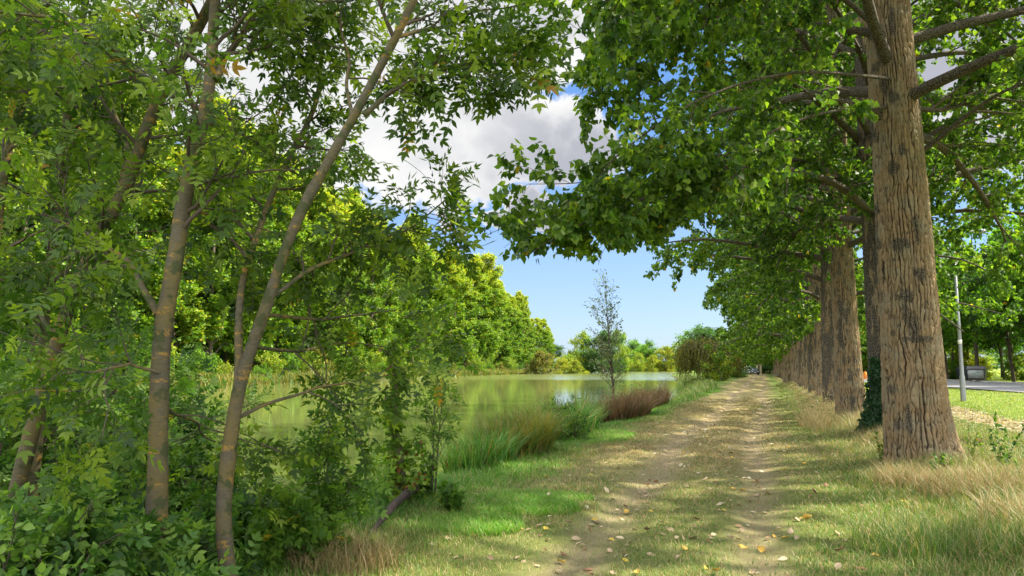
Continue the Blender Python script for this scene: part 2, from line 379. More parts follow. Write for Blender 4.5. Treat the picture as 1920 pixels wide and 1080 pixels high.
def sheet(xs, ys, lift=0., edge=None):
    X, Y = np.meshgrid(xs, ys); Z = gz(X, Y) + lift; n, m = X.shape
    i = np.arange(n * m).reshape(n, m); f = np.stack([i[:-1, :-1], i[:-1, 1:], i[1:, 1:], i[1:, :-1]], -1).reshape(-1, 4)
    return np.stack([X, Y, Z], -1).reshape(-1, 3), f

def ground_mat():
    m, N = new_mat('ground'); g = N.n('ShaderNodeNewGeometry').outputs['Position']
    sx = N.n('ShaderNodeSeparateXYZ', i={0: g}); x, y = sx.outputs[0], sx.outputs[1]
    big = N.noise(g, .35, 4., .6); med = N.noise(g, 1.6, 5., .6); fine = N.noise(g, 22., 5., .7); vf = N.noise(g, 90., 4., .7)
    grass = N.mix(fine, (.06, .10, .018), (.14, .20, .04)); straw = N.mix(fine, (.17, .135, .06), (.31, .25, .125))
    dirt = N.mix(vf, (.19, .14, .092), (.34, .262, .175)); dirt = N.mix(N.ss(fine, .35, .7), dirt, (.27, .21, .13))
    rc = N.m('ADD', N.m('MULTIPLY', N.m('SINE', N.m('ADD', N.m('MULTIPLY', y, .21), 1.)), .16), N.m('MULTIPLY', N.m('SINE', N.m('MULTIPLY', y, .63)), .07))
    xr = N.m('SUBTRACT', x, rc)
    wob = N.m('MULTIPLY', N.m('SUBTRACT', med, .5), .9)
    def band(c, wd, soft):
        d = N.m('ABSOLUTE', N.m('SUBTRACT', xr, c)); return N.ss(N.m('ADD', d, wob), wd + soft, wd - soft)
    rut = N.m('MAXIMUM', band(RUT[0], .25, .22), band(RUT[1], .19, .2))
    zone = N.ss(N.m('ADD', N.m('ABSOLUTE', N.m('ADD', x, 1.5)), N.m('MULTIPLY', wob, 2.2)), 2.7, 1.3)
    dry = N.m('MAXIMUM', N.m('MULTIPLY', zone, N.ss(y, 7., 15., .35, .9)), N.ss(big, .62, .72, 0., .55))
    dry = N.m('MULTIPLY', dry, N.ss(med, .22, .6, .55, 1.))
    col = N.mix(dry, grass, straw)
    bare = N.m('MAXIMUM', N.m('MULTIPLY', rut, N.ss(med, .25, .55, .35, 1.)), N.m('MULTIPLY', N.ss(N.m('ABSOLUTE', N.m('SUBTRACT', x, 6.)), 1.5, .9), .9))
    col = N.mix(N.m('MULTIPLY', bare, .7), col, dirt)
    verge = N.m('MULTIPLY', N.ss(N.m('ABSOLUTE', N.m('SUBTRACT', x, 2.6)), 1.6, .7), N.ss(med, .3, .6))
    col = N.mix(N.m('MULTIPLY', verge, .7), col, (.24, .17, .085))
    lush = N.ss(x, 7.2, 8.2); col = N.mix(lush, col, N.mix(fine, (.11, .17, .022), (.20, .26, .04)))
    z = sx.outputs[2]; col = N.mix(N.ss(z, -.2, -.42), col, (.06, .05, .025))
    bmp = N.n('ShaderNodeBump', i={'Strength': .9, 'Distance': .03, 'Height': N.m('ADD', fine, N.m('MULTIPLY', vf, .4))})
    finish(N, N.n('ShaderNodeBsdfPrincipled', i={'Base Color': col, 'Roughness': .95, 'Specular IOR Level': .1, 'Normal': bmp.outputs[0]}).outputs[0]); return m
M['ground'] = ground_mat()
xs = ax_grid([(-1500, -200, 60), (-200, -60, 4), (-60, -12, 1.5), (-12, 9, .2), (9, 30, 1), (30, 200, 10), (200, 1501, 60)])
ys = ax_grid([(-200, -10, 8), (-10, 45, .25), (45, 130, 1.), (130, 440, 4), (440, 1700, 60)])
v, f = sheet(xs, ys); tag(MB().add(v, f).build('ground', M['ground']), kind='structure')
v, f = sheet(np.arange(-3.1, .91, .16), ax_grid([(-6, 60, .3), (60, 205, 1.5)]), .004)
tag(MB().add(v, f).build('path', M['ground']), kind='structure')

def water_mat():
    m, N = new_mat('water'); g = N.n('ShaderNodeNewGeometry').outputs['Position']
    rot = N.n('ShaderNodeMapping', i={'Vector': g, 'Rotation': (0, 0, -YAW)}).outputs[0]
    y = N.n('ShaderNodeSeparateXYZ', i={0: g}).outputs[1]
    far = N.ss(N.m('ADD', y, N.m('MULTIPLY', N.noise(g, .02, 3.), 50.)), 132., 165.)
    scum = N.noise(N.v('MULTIPLY', rot, (.3, 1, 1)), .5, 5., .6)
    col = N.mix(scum, (.12, .15, .04), (.19, .215, .07))
    n1 = N.noise(N.v('MULTIPLY', rot, (.35, 1, 1)), 1.6, 4., .6); n2 = N.noise(N.v('MULTIPLY', rot, (.4, 1., 1)), 7., 3., .6)
    h = N.m('ADD', N.m('MULTIPLY', n1, .6), N.m('MULTIPLY', n2, .25))
    bmp = N.n('ShaderNodeBump', i={'Strength': N.m('ADD', .05, N.m('MULTIPLY', far, .6)), 'Distance': .06, 'Height': h})
    finish(N, N.n('ShaderNodeBsdfPrincipled', i={'Base Color': col, 'Roughness': N.m('ADD', .05, N.m('MULTIPLY', far, .08)), 'IOR': 1.45, 'Specular IOR Level': .9, 'Normal': bmp.outputs[0]}).outputs[0]); return m
M['water'] = water_mat()
wv = [(-160, -60, WATER), (-3.0, -60, WATER), (-3.0, 445, WATER), (-160, 445, WATER)]
tag(MB().add(wv, [[0, 1, 2, 3]]).build('water', M['water'], smooth=False), kind='structure')

# ------------------------------------------------------------------ road on the right
def asphalt():
    m, N = new_mat('asphalt'); g = N.n('ShaderNodeNewGeometry').outputs['Position']
    c = N.mix(N.noise(g, 40., 4., .7), (.13, .13, .135), (.24, .24, .245)); c = N.mix(N.ss(N.noise(g, .8, 4.), .5, .75), c, (.19, .185, .17))
    finish(N, N.n('ShaderNodeBsdfPrincipled', i={'Base Color': c, 'Roughness': .9}).outputs[0]); return m
M['asphalt'] = asphalt()
M['kerb'] = simple_mat('kerb', (.36, .35, .32), .85, var=.15, scale=12.)
def gnd(px, py, h=0.):
    v = RM @ Vector(((px - 960) / F, (540 - py) / F, -1)); t = (h - CAMZ) / v.z; return np.array([v.x * t, v.y * t, h])
ra, rb = gnd(1775, 727.5, .3), gnd(1920, 738, .3)
rdir = nz(ra - rb); rn = np.array([rdir[1], -rdir[0], 0.])
if rn[0] < 0: rn = -rn
r0 = rb - rdir * 40; r1 = rb + rdir * 92
def strip(p0, p1, w0, w1, z0, z1=None, n=60):
    t = np.linspace(0, 1, n)[:, None]; c = p0 * (1 - t) + p1 * t; A_ = c + rn * w0; B_ = c + rn * w1
    A_[:, 2] = z0; B_[:, 2] = z0; V = np.concatenate([A_, B_]); i = np.arange(n - 1)
    return V, np.stack([i, i + n, i + n + 1, i + 1], 1)
v, f = strip(r0, r1, 0, 9.2, .372); tag(MB().add(v, f).build('road', M['asphalt']), kind='structure')
def boxv(x0, x1, y0, y1, z0, z1):
    v = np.array([[x, y, z] for z in (z0, z1) for x, y in ((x0, y0), (x1, y0), (x1, y1), (x0, y1))], float)
    return v, np.array([[3, 2, 1, 0], [4, 5, 6, 7], [0, 1, 5, 4], [1, 2, 6, 5], [2, 3, 7, 6], [3, 0, 4, 7]])
def obox(mb, o, ux, uy, x0, x1, y0, y1, z0, z1, mat=0):
    v, f = boxv(x0, x1, y0, y1, z0, z1); w = o + v[:, :1] * ux + v[:, 1:2] * uy + v[:, 2:] * np.array([0, 0, 1.]); mb.add(w, f, mat=mat)
kb = MB(); L_ = np.linalg.norm(r1 - r0); obox(kb, np.array([r0[0], r0[1], 0.]), rdir, rn, 0, L_, 9.21, 9.36, .2, .47)
tag(kb.build('pavement_kerb', M['kerb'], smooth=False), kind='structure')

# ------------------------------------------------------------------ poplar trunks (real furrowed bark)
def cells(U, V, nu, seed):
    iu, iv = np.floor(U), np.floor(V); F1 = np.full(U.shape, 9.); F2 = F1.copy(); idr = np.zeros(U.shape)
    for du in (-1, 0, 1):
        for dv in (-1, 0, 1):
            cu = np.mod(iu + du, nu); cvv = iv + dv; z0 = np.zeros_like(cu)
            jx = hsh(cu, cvv, z0, seed); jy = hsh(cu, cvv, z0 + 1, seed)
            d = np.hypot(iu + du + .1 + .8 * jx - U, iv + dv + .1 + .8 * jy - V)
            n1 = d < F1; F2 = np.where(n1, F1, np.minimum(F2, d)); idr = np.where(n1, hsh(cu, cvv, z0 + 2, seed), idr); F1 = np.where(n1, d, F1)
    return F2 - F1, idr
def poplar_trunk(mb, H, rb, rt, nu, dz, seed, dark, lean=(0, 0), cellw=.05, flare=.36):
    zs = np.arange(-.25, H, dz) if dz else np.linspace(-.25, H, 14); nv = len(zs)
    th = np.arange(nu) * 2 * math.pi / nu; TH, Z = np.meshgrid(th, zs)
    r = rb + (rt - rb) * np.clip(Z / H, 0, 1) ** .85 + flare * np.exp(-np.clip(Z + .1, 0, 9) / .45) * (.35 + .65 * (.5 + .5 * np.cos(TH * 5 + seed + .8 * np.sin(TH * 2))) ** 1.5) * (.12 + .88 * (.5 + .5 * np.cos(TH)) ** 1.5)
    r = r * (1 + .035 * np.sin(2 * TH + seed + Z * .3) + .02 * np.sin(3 * TH + Z * .7 + seed * 2) + .03 * (vn(np.cos(TH) * 2, np.sin(TH) * 2, Z * .9, seed) - .5))
    nc = max(6, int(round(2 * math.pi * rb / cellw)))
    U = TH / (2 * math.pi) * nc + 1.5 * (vn(np.cos(TH) * 3.5, np.sin(TH) * 3.5, Z * 2.0, seed + 5) - .5) + .55 * (vn(np.cos(TH) * 7, np.sin(TH) * 7, Z * 6, seed + 6) - .5) + .4 * (vn(np.cos(TH) * 9, np.sin(TH) * 9, Z * 9, seed + 9) - .5)
    e, idr = cells(np.mod(U, nc), Z / .5 + .9 * vn(np.cos(TH) * 4, np.sin(TH) * 4, Z * 1.2, 2), nc, seed)
    e2, _ = cells(np.mod(U * 2, nc * 2), Z / .13, nc * 2, seed + 3)
    fine = sst(e2, 0., .4); tw_ = np.abs(2 * np.mod(U, 1) - 1); md = .35 + .65 * sst(vn(np.cos(TH) * 5, np.sin(TH) * 5, Z * 1.6, seed + 40), .25, .6)
    ridge = np.minimum(1 - sst(tw_, .58, .98) * md, .45 + .55 * sst(e, 0., .22)) 
    amp = .042 * np.clip(rb / .45, .5, 1) * (1 - .45 * np.clip(Z / H, 0, 1) * 1.2)
    r = r + amp * (ridge - .6) + .012 * (fine - .5) * ridge + .012 * (idr - .5) * ridge
    cxx = lean[0] * Z + .05 * np.sin(Z * .35 + seed); cyy = lean[1] * Z + .05 * np.cos(Z * .3 + seed)
    V = np.stack([r * np.cos(TH) + cxx, r * np.sin(TH) + cyy, Z], -1).reshape(-1, 3)
    i = np.arange(nv * nu).reshape(nv, nu); j = np.roll(i, -1, 1)
    f = np.stack([i[:-1], j[:-1], j[1:], i[1:]], -1).reshape(-1, 4)
    crack = np.clip(ridge * (.55 + .45 * fine), 0, 1)
    spots = vn(np.cos(TH) * 2.2, np.sin(TH) * 2.2, Z * 1.3, seed + 20); spots2 = vn(np.cos(TH) * 7, np.sin(TH) * 7, Z * 5, seed + 21)
    side = .5 + .5 * np.cos(TH - math.radians(195))                       # lichen on the side towards the lake and the damp north
    lich = np.maximum(sst(.55 * spots + .45 * spots2 + dark + .28 * side ** 2, .80, .93), .85 * sst(vn(np.cos(TH) * 3, np.sin(TH) * 3, Z * 3.5, seed + 30), .74, .86))
    if seed == 1:
        for a_, z_, w_, h_ in ((4.5, 2.55, .5, .09), (4.2, 6.6, .3, .28), (4.15, 5.9, .2, .2), (4.4, 3.35, .35, .1), (4.75, 1.9, .6, .05), (4.3, 4.6, .25, .12), (5.1, 2.9, .3, .08)):
            lich = np.maximum(lich, .9 * sst(np.exp(-((np.mod(TH - a_ + 3.14, 6.283) - 3.14) / w_) ** 2 - ((Z - z_) / h_) ** 2) + .7 * (vn(TH * 9, Z * 9, 0, 50) - .5), .35, .6))
    mb.add(V, f, crack.ravel(), lich.ravel())
    return lambda z: np.stack([lean[0] * z + .05 * np.sin(z * .35 + seed), lean[1] * z + .05 * np.cos(z * .3 + seed), z], -1), lambda z: rb + (rt - rb) * np.clip(z / H, 0, 1) ** .85

def poplar_limbs(ctr, rad, H, z0, n, seed, Lmax=6.6, K=12, extra=None):
    z = z0 + (H * .9 - z0) * ((np.arange(n) + rng.random(n) * .6) / n) ** 1.1
    az = np.arange(n) * 2.399 + seed + rng.normal(0, .25, n); p = ctr(z); r = rad(z)
    k = (z - z0) / (H - z0); L = Lmax * (1 - .62 * k ** 1.2) * rng.uniform(.8, 1.08, n)
    el = .22 + .75 * k + rng.normal(0, .08, n)
    d = np.stack([np.cos(az) * np.cos(el), np.sin(az) * np.cos(el), np.sin(el)], 1)
    P = np.zeros((n, K, 3)); P[:, 0] = p + d * r[:, None] * .5
    lift = np.where(k < .35, -.075, .02)
    for q in range(1, K):
        P[:, q] = P[:, q - 1] + d * (L / (K - 1))[:, None]
        d = d + rng.normal(0, .06, (n, 3)); d[:, 2] += lift * (1.3 if q > K // 2 else .6); d = nz(d)
    R = np.minimum(r * .3, .035 + .012 * L)[:, None] * (1 - .82 * np.linspace(0, 1, K))[None]
    if extra is not None:
        for pts, r_ in extra:
            P = np.concatenate([P, resample(pts, K)[None]]); R = np.concatenate([R, (r_ * (1 - .8 * np.linspace(0, 1, K)))[None]])
    return P, R

def make_poplar(label, loc, H, rb, hero, seed, nleaf, lsize, dark=0., n=34, sec=12, tw=8, z0=4.6, lean=(0, 0), extra=None, keep=None, Lmax=6.6, group='poplars in the row beside the path', cell=.062, nu=None, dz=None, rz=0.):
    t = empty('poplar_tree', loc, label, 'tree', group, rz)
    b = MB(); cr = MB()
    nu = nu or 48; ctr, rad = poplar_trunk(b, H * .93, rb, .13, nu, dz or .12, seed, dark, lean, cell)
    P, R = poplar_limbs(ctr, rad, H, z0, n, seed, Lmax, extra=extra)
    if keep is not None:
        for q_ in range(len(P)):
            ok = keep(P[q_]) | (P[q_, :, 0] > -1.5)
            if not ok.all():
                m_ = max(2, int(np.argmin(ok))); t_ = np.linspace(0, m_ - 1, P.shape[1]); P[q_] = np.stack([np.interp(t_, np.arange(P.shape[1]), P[q_, :, c_]) for c_ in range(3)], 1)
    b.add(*tubes(P, R, 7 if hero else 5), .3, .9)
    P2, R2 = grow(P, R, sec, .10, 1., .85, 1.75, 6, lift=-.07, jit=.13, flat=.55, rmax=.02)
    if keep is not None:
        k = keep(P2[:, 3]) & keep(P2[:, 5] + [0, 0, .25]); P2, R2 = P2[k], R2[k]
    if hero: b.add(*tubes(P2, R2, 4), .6, .8)
    P3, R3 = grow(P2, R2, tw, .1, 1., .8, .62, 4, lift=-.12, jit=.16, rtip=.002)
    if keep is not None:
        k = keep(P3[:, -1]); P3, R3 = P3[k], R3[k]
    if hero: b.add(*tubes(P3, R3, 3), .6, .8)
    b.build('trunk', M['poplar_bark'], t)
    zf = P3[:, 0, 2]; cl = np.clip(.5 * rng.random(len(P3)) + .5 * vn(P3[:, 0, 0] * .7, P3[:, 0, 1] * .7, zf * .7, seed), 0, 1)
    twig_leaves(cr, P3, nleaf, lsize, POP, t0=.1, fwd=.35, out=.8, down=.7, up=.5, curl=.15, off=lsize * .8, clump=cl)
    cr.build('crown', M['poplar_leaf'], t)
    return t

GZ = lambda x, y: float(gz(np.array([x]), np.array([y]))[0])
row = [(2.14, 13.1), (2.62, 18.6), (2.36, 24.1)]
def loc_in(tx, ty, pts):       # photo-measured limb points -> coordinates of a tree at tx, ty
    return [p - np.array([tx, ty, GZ(tx, ty)]) for p in pts]
x1, y1 = row[0]
ex1 = [(loc_in(x1, y1, [at(1690, 300, 12.2), at(1745, 275, 11.9), at(1800, 225, 11.4), at(1870, 175, 11), at(1960, 140, 10.6)]), .055),
       (loc_in(x1, y1, [at(1700, 200, 12.2), at(1760, 210, 12.4), at(1850, 180, 12.8), at(1960, 160, 13)]), .05),
       (loc_in(x1, y1, [at(1650, 60, 12), at(1610, 20, 11.6), at(1540, -40, 11.2), at(1450, -70, 10.8), at(1330, -60, 10.4)]), .05),
       (loc_in(x1, y1, [at(1690, 150, 12), at(1500, 130, 10.6), at(1330, 170, 9.6), at(1200, 250, 9.2), at(1090, 350, 9.), at(1020, 420, 9.)]), .03),
       (loc_in(x1, y1, [at(1680, 200, 12), at(1520, 210, 10.8), at(1360, 290, 10.4), at(1220, 370, 10.3), at(1130, 450, 10.3), at(1080, 500, 10.3)]), .03),
       (loc_in(x1, y1, [at(1500, 260, 10.6), at(1350, 300, 10.), at(1200, 380, 9.6), at(1080, 420, 9.4), at(985, 480, 9.3)]), .02),
       (loc_in(x1, y1, [at(1400, 290, 10.2), at(1250, 380, 9.8), at(1150, 450, 9.6), at(1100, 540, 9.5)]), .02),
       (loc_in(x1, y1, [at(1350, 290, 10.2), at(1180, 330, 9.8), at(1080, 345, 9.6), at(990, 345, 9.5)]), .018),
       (loc_in(x1, y1, [at(1400, 310, 10.2), at(1300, 390, 9.8), at(1220, 450, 9.6), at(1180, 500, 9.5)]), .02),
       (loc_in(x1, y1, [at(1680, -60, 12), at(1500, -60, 10.8), at(1330, -10, 10.2), at(1180, 60, 9.9), at(1050, 100, 9.7)]), .03),
       (loc_in(x1, y1, [at(1680, -140, 12), at(1480, -150, 11), at(1250, -80, 10.4), at(1130, -20, 10.2), at(1010, 10, 10)]), .03),
       (loc_in(x1, y1, [at(1400, -30, 10.4), at(1300, 60, 10.6), at(1200, 130, 10.8), at(1110, 180, 11)]), .02),
       (loc_in(x1, y1, [at(1450, -50, 10.6), at(1330, -60, 11.2), at(1220, 0, 11.6), at(1130, 70, 12)]), .02)]
x2, y2 = row[1]
ex2 = [(loc_in(x2, y2, [at(1640, 300, 17.6), at(1590, 240, 17.2), at(1500, 160, 16.4), at(1400, 120, 16), at(1300, 110, 15.5)]), .09),
       (loc_in(x2, y2, [at(1650, 300, 17.6), at(1560, 305, 17), at(1460, 298, 16.6), at(1350, 305, 16.2), at(1250, 330, 16)]), .055),
       (loc_in(x2, y2, [at(1650, 335, 17.6), at(1540, 335, 17), at(1420, 340, 16.8)]), .03)]
x3, y3 = row[2]
ex3 = [(loc_in(x3, y3, [at(1580, 450, 22.8), at(1545, 425, 22.4), at(1480, 406, 21.6), at(1400, 400, 21), at(1310, 392, 20), at(1220, 420, 19.5)]), .09),
       (loc_in(x3, y3, [at(1585, 440, 22.8), at(1630, 400, 22.8), at(1700, 380, 22.8)]), .07)]
# the opening towards the lake: no twig of the row reaches past this line over the water side
def mk_keep(tx, ty):
    def keep(p):
        X = p[:, 0] + tx; Y = p[:, 1] + ty; Z = p[:, 2]
        lim = -2.75 - .9 * sst(Z, 5.7, 6.6) * (Y < 18) - 1.3 * sst(Y, 14, 24) - .1 * (Z - 3.) + .95 * np.exp(-((Z - 5.) / .9) ** 2) * (Y < 16) - .45 * (Z < 4.3) * (Y < 16) + .6 * (vn(Y * .5, Z * .5, 0, 11) - .5) * 2
        return (X > lim) & (Z > np.where(((X < -1.2) & (Y < 22)) | (X > 4.2), 2.4, 2.7) + .9 * vn(X * .4, Y * .4, 0, 12)) & (np.hypot(X, Y) > 3.0) & ((np.hypot(X - 1.95, Y - 12.2) > 1.75) | (Z > 8.8))      # pruned clear around the first trunk
    return keep
make_poplar('nearest poplar, thick tan furrowed trunk beside the dry hay', (x1, y1, GZ(x1, y1)), 24, .43, True, 1, 20, .088, -.12, n=44, sec=14, tw=8, extra=ex1, keep=mk_keep(x1, y1), nu=340, dz=.016, z0=5.0)
make_poplar('dark lichen covered poplar with ivy at its foot, just behind the nearest poplar', (x2, y2, GZ(x2, y2)), 24, .42, True, 2, 20, .088, .26, n=42, sec=13, tw=8, extra=ex2, keep=mk_keep(x2, y2), nu=200, dz=.03)
t3 = make_poplar('third poplar of the row, forked dark knot and long bare limb over the path', (x3, y3, GZ(x3, y3)), 24, .385, True, 3, 19, .095, .06, n=42, sec=13, tw=8, extra=ex3, keep=mk_keep(x3, y3), nu=160, dz=.035)
t0 = make_poplar('poplar just outside the right edge whose leaves hang into the top', (3.0, 6.4, GZ(3.0, 6.4)), 24, .45, True, 4, 20, .088, .0, n=42, sec=13, tw=8, keep=mk_keep(3.0, 6.4), nu=90, dz=.08, z0=5.2)
mid = [make_poplar('fourth poplar of the row, dark mossy trunk', (2.4, 29.6, GZ(2.4, 29.6)), 24, .37, False, 5, 16, .13, .2, n=38, sec=12, tw=6, nu=110, dz=.05, keep=mk_keep(2.4, 29.6), z0=3.7),
       make_poplar('fifth poplar of the row, narrow brown trunk behind the fourth', (2.45, 35.2, GZ(2.45, 35.2)), 24, .36, False, 6, 16, .13, .05, n=38, sec=12, tw=6, nu=90, dz=.07, keep=mk_keep(2.45, 35.2), z0=3.7)]
far = make_poplar('tenth poplar along the row counted from the nearest trunk', (2.5, 62.6, GZ(2.5, 62.6)), 24, .34, False, 7, 14, .22, .02, n=34, sec=10, tw=4, nu=32, dz=.25, z0=3.2, Lmax=6.8)
ONES = 'zeroth first second third fourth fifth sixth seventh eighth ninth tenth eleventh twelfth thirteenth fourteenth fifteenth sixteenth seventeenth eighteenth nineteenth'.split()
def ordinal(n):
    if n >= 60: return 'further'
    if n < 20: return ONES[n]
    t_ = {2: 'twent', 3: 'thirt', 4: 'fort', 5: 'fift'}[n // 10]
    return t_ + 'ieth' if n % 10 == 0 else t_ + 'y-' + ONES[n % 10]
ordn = ['sixth', 'seventh', 'eighth', 'ninth']
for k in range(4):
    y = 40.7 + 5.45 * k
    copy_tree(mid[k % 2], (2.45 + .1 * math.sin(k * 3.), y, GZ(2.45, y)), rng.uniform(-.8, .8), (rng.uniform(.82, 1.02),) * 2 + (rng.uniform(.95, 1.05),), ordn[k] + ' poplar along the row counted from the nearest trunk').rotation_euler[1] = rng.normal(0, .012)
k = 0; y = 68.2
while y < 200:
    copy_tree(far, (2.5 + .12 * math.sin(k * 2.), y, GZ(2.5, y)), rng.uniform(0, 6.28), rng.uniform(.92, 1.06), ordinal(11 + k) + ' poplar along the row counted from the nearest trunk'); y += 5.5; k += 1

# ------------------------------------------------------------------ left ash trees
def ash_tree(name, label, limbs, crown_z=None, leafn=6, sec=9, tw=5, L2=.95, L3=.5, keep=None, lsize=.18, group=None, bark='ash_bark', leaf='ash_leaf', base=None):
    """limbs: list of (points, r0, r1, t0 of first twig, density)"""
    base = np.array(limbs[0][0][0]) if base is None else base
    t = empty(name, tuple(base), label, 'tree', group); b, cr = MB(), MB(); K = 22
    allP = []
    limbs = [(q[0], q[1] * .86, q[2] * .86, q[3], q[4], q[5] if len(q) > 5 else 1.) for q in limbs]
    for pts, ra_, rb_, t0_, dens, ls_ in limbs:
        P = (resample(pts, K) - base)[None]; u = np.linspace(0, 1, K)
        P = P + (.02 * np.stack([np.sin(u * 17 + ra_ * 90), np.cos(u * 13 + ra_ * 50), 0 * u], -1) * (u * (1 - u) * 4)[:, None])[None]
        Rr = (ra_ + (rb_ - ra_) * u)[None] * (1 + .07 * (vn(u * 14, ra_ * 99, 0) - .5) * 2)[None]
        Pd = resample(P[0], 80)[None]; Rd = np.interp(np.linspace(0, 1, 80), u, Rr[0])
        Rd = Rd * (1 + .06 * (vn(np.linspace(0, 1, 80) * 30, ra_ * 50, 0, 6) - .5) * 2); b.add(*tubes(Pd, Rd[None], 16), 0, 0)
        n2 = int(sec * dens)
        if n2 < 1: continue
        P2, R2 = grow(P, Rr, n2, t0_, 1., .95, L2 * ls_, 7, lift=.02, jit=.14, flat=.8, rmax=.018, taper=.25)
        b.add(*tubes(P2, R2, 5), 0, 0, 1)
        P3, R3 = grow(P2, R2, tw, .15, 1., .75, L3 * (.4 + .6 * ls_), 4, lift=-.02, jit=.16, rtip=.002)
        P3 = np.concatenate([P3]); k = np.ones(len(P3), bool)
        if keep is not None: k = keep(P3[:, -1] + base)
        P3, R3 = P3[k], R3[k]; b.add(*tubes(P3, R3, 3), 0, 0, 1); allP.append(P3)
    b.build('trunk', [M[bark], M['twig']], t)
    P3 = np.concatenate(allP)
    twig_leaves(cr, P3, leafn, lsize, ASHL, t0=.1, fwd=.55, out=.85, down=.35, up=.9, curl=.35, keep=(None if keep is None else (lambda p: keep(p + base))))
    cr.build('crown', M[leaf], t); return t
def keep_ash(p):        # leaves stay off the lens
    q = p - np.array([0, 0, CAMZ]); return (np.linalg.norm(q, axis=1) > 3.0)
G = 'ash trees on the near bank'
ash_tree('ash_tree', 'leaning ash with two tall stems, rightmost trunk on the near bank', [
    ([at(432, 1100, 5.2), at(424, 1040, 5.2), at(414, 960, 5.2), at(430, 800, 5.3), at(450, 705, 5.3), at(500, 590, 5.3), at(540, 440, 5.3), at(575, 370, 5.3), at(660, 230, 5.3), at(700, 150, 5.3), at(780, -10, 5.3), at(850, -160, 5.3)], .068, .024, .78, .8),
    ([at(447, 715, 5.32), at(450, 600, 5.6), at(457, 500, 5.9), at(490, 400, 6.2), at(545, 300, 6.4), at(595, 200, 6.6), at(604, 60, 6.8), at(600, -80, 7.0)], .036, .016, .25, 1.8, .75),
    ([at(682, 215, 5.3), at(760, 155, 5.4), at(830, 130, 5.5), at(900, 115, 5.6), at(985, 125, 5.7)], .024, .007, .15, 1.4, .45),
    ([at(505, 560, 5.32), at(600, 495, 5.6), at(700, 455, 5.8), at(770, 430, 6.0), at(835, 375, 6.1)], .02, .006, .15, 1.5, .55),
    ([at(430, 790, 5.3), at(520, 750, 5.6), at(600, 725, 5.8), at(680, 715, 6.0), at(740, 700, 6.1)], .018, .005, .3, .35),
    ([at(500, 590, 5.32), at(600, 600, 6.2), at(680, 590, 6.8), at(745, 580, 7.2)], .018, .006, .25, .9),
    ([at(470, 650, 5.3), at(560, 660, 6.4), at(650, 640, 7.2), at(720, 650, 7.6)], .018, .006, .3, .6),
    ([at(660, 230, 5.3), at(650, 120, 5.8), at(640, 20, 6.2), at(650, -80, 6.5)], .018, .006, .2, .8),
    ([at(740, 70, 5.3), at(830, 50, 5.7), at(900, 20, 6.0), at(980, 10, 6.2)], .02, .006, .1, 1.2, .6)], keep=keep_ash, group=G, leafn=6)
ash_tree('ash_tree', 'upright ash with grey, orange lichened trunk forking at mid height', [
    ([at(288, 1120, 5.0), at(290, 1000, 5.0), at(298, 800, 5.1), at(305, 600, 5.2), at(332, 480, 5.3), at(347, 370, 5.4), at(385, 200, 5.5), at(400, 60, 5.7), at(412, -80, 5.9)], .088, .04, .5, 1.6),
    ([at(296, 590, 5.2), at(262, 520, 5.4), at(215, 470, 5.6), at(150, 430, 5.8), at(80, 400, 6.0)], .03, .008, .25, 1.1),
    ([at(405, 150, 5.55), at(435, 90, 5.8), at(470, 30, 6.0), at(560, 0, 6.2), at(640, -20, 6.4)], .032, .01, .15, 1.4),
    ([at(380, 230, 5.5), at(440, 240, 6.2), at(500, 290, 6.8), at(560, 320, 7.2)], .02, .006, .2, .9),
    ([at(350, 380, 5.4), at(420, 420, 6.0), at(480, 470, 6.4)], .016, .005, .2, .8),
    ([at(300, 700, 5.1), at(240, 680, 5.0), at(180, 700, 4.8), at(120, 690, 4.7)], .014, .005, .25, .8),
    ([at(302, 760, 5.1), at(360, 790, 5.6), at(400, 830, 6.0), at(450, 830, 6.3)], .014, .005, .2, .8)], keep=keep_ash, group=G)
ash_tree('ash_tree', 'thick orange barked ash leaning right across the others', [
    ([at(30, 930, 6.2), at(48, 850, 6.2), at(90, 690, 6.2), at(130, 570, 6.2), at(180, 460, 6.2), at(248, 330, 6.2), at(290, 190, 6.2), at(400, 0, 6.3), at(450, -120, 6.3)], .075, .045, .45, 1.8),
    ([at(215, 400, 6.2), at(240, 300, 6.8), at(200, 150, 7.4), at(220, 0, 7.8)], .03, .012, .2, 1.3),
    ([at(110, 640, 6.2), at(60, 560, 6.6), at(0, 520, 6.8), at(-60, 500, 7.0)], .022, .007, .2, 1.0),
    ([at(290, 190, 6.2), at(200, 80, 5.8), at(90, 30, 5.4), at(-20, 20, 5.2)], .03, .009, .15, 1.5)], keep=keep_ash, group=G)
ash_tree('ash_tree', 'slender dark ash stem between the leftmost stem and the thick leaning ash', [
    ([at(60, 960, 7.4), at(75, 780, 7.4), at(82, 600, 7.4), at(98, 500, 7.4), at(120, 360, 7.4), at(115, 290, 7.4), at(142, 110, 7.5), at(170, -60, 7.6)], .06, .035, .3, 1.8),
    ([at(116, 300, 7.4), at(200, 190, 7.6), at(300, 120, 7.9), at(380, 100, 8.2)], .02, .007, .15, 1.2),
    ([at(90, 540, 7.4), at(150, 480, 7.8), at(230, 440, 8.2), at(300, 430, 8.6)], .018, .006, .15, 1.2)], keep=keep_ash, group=G)
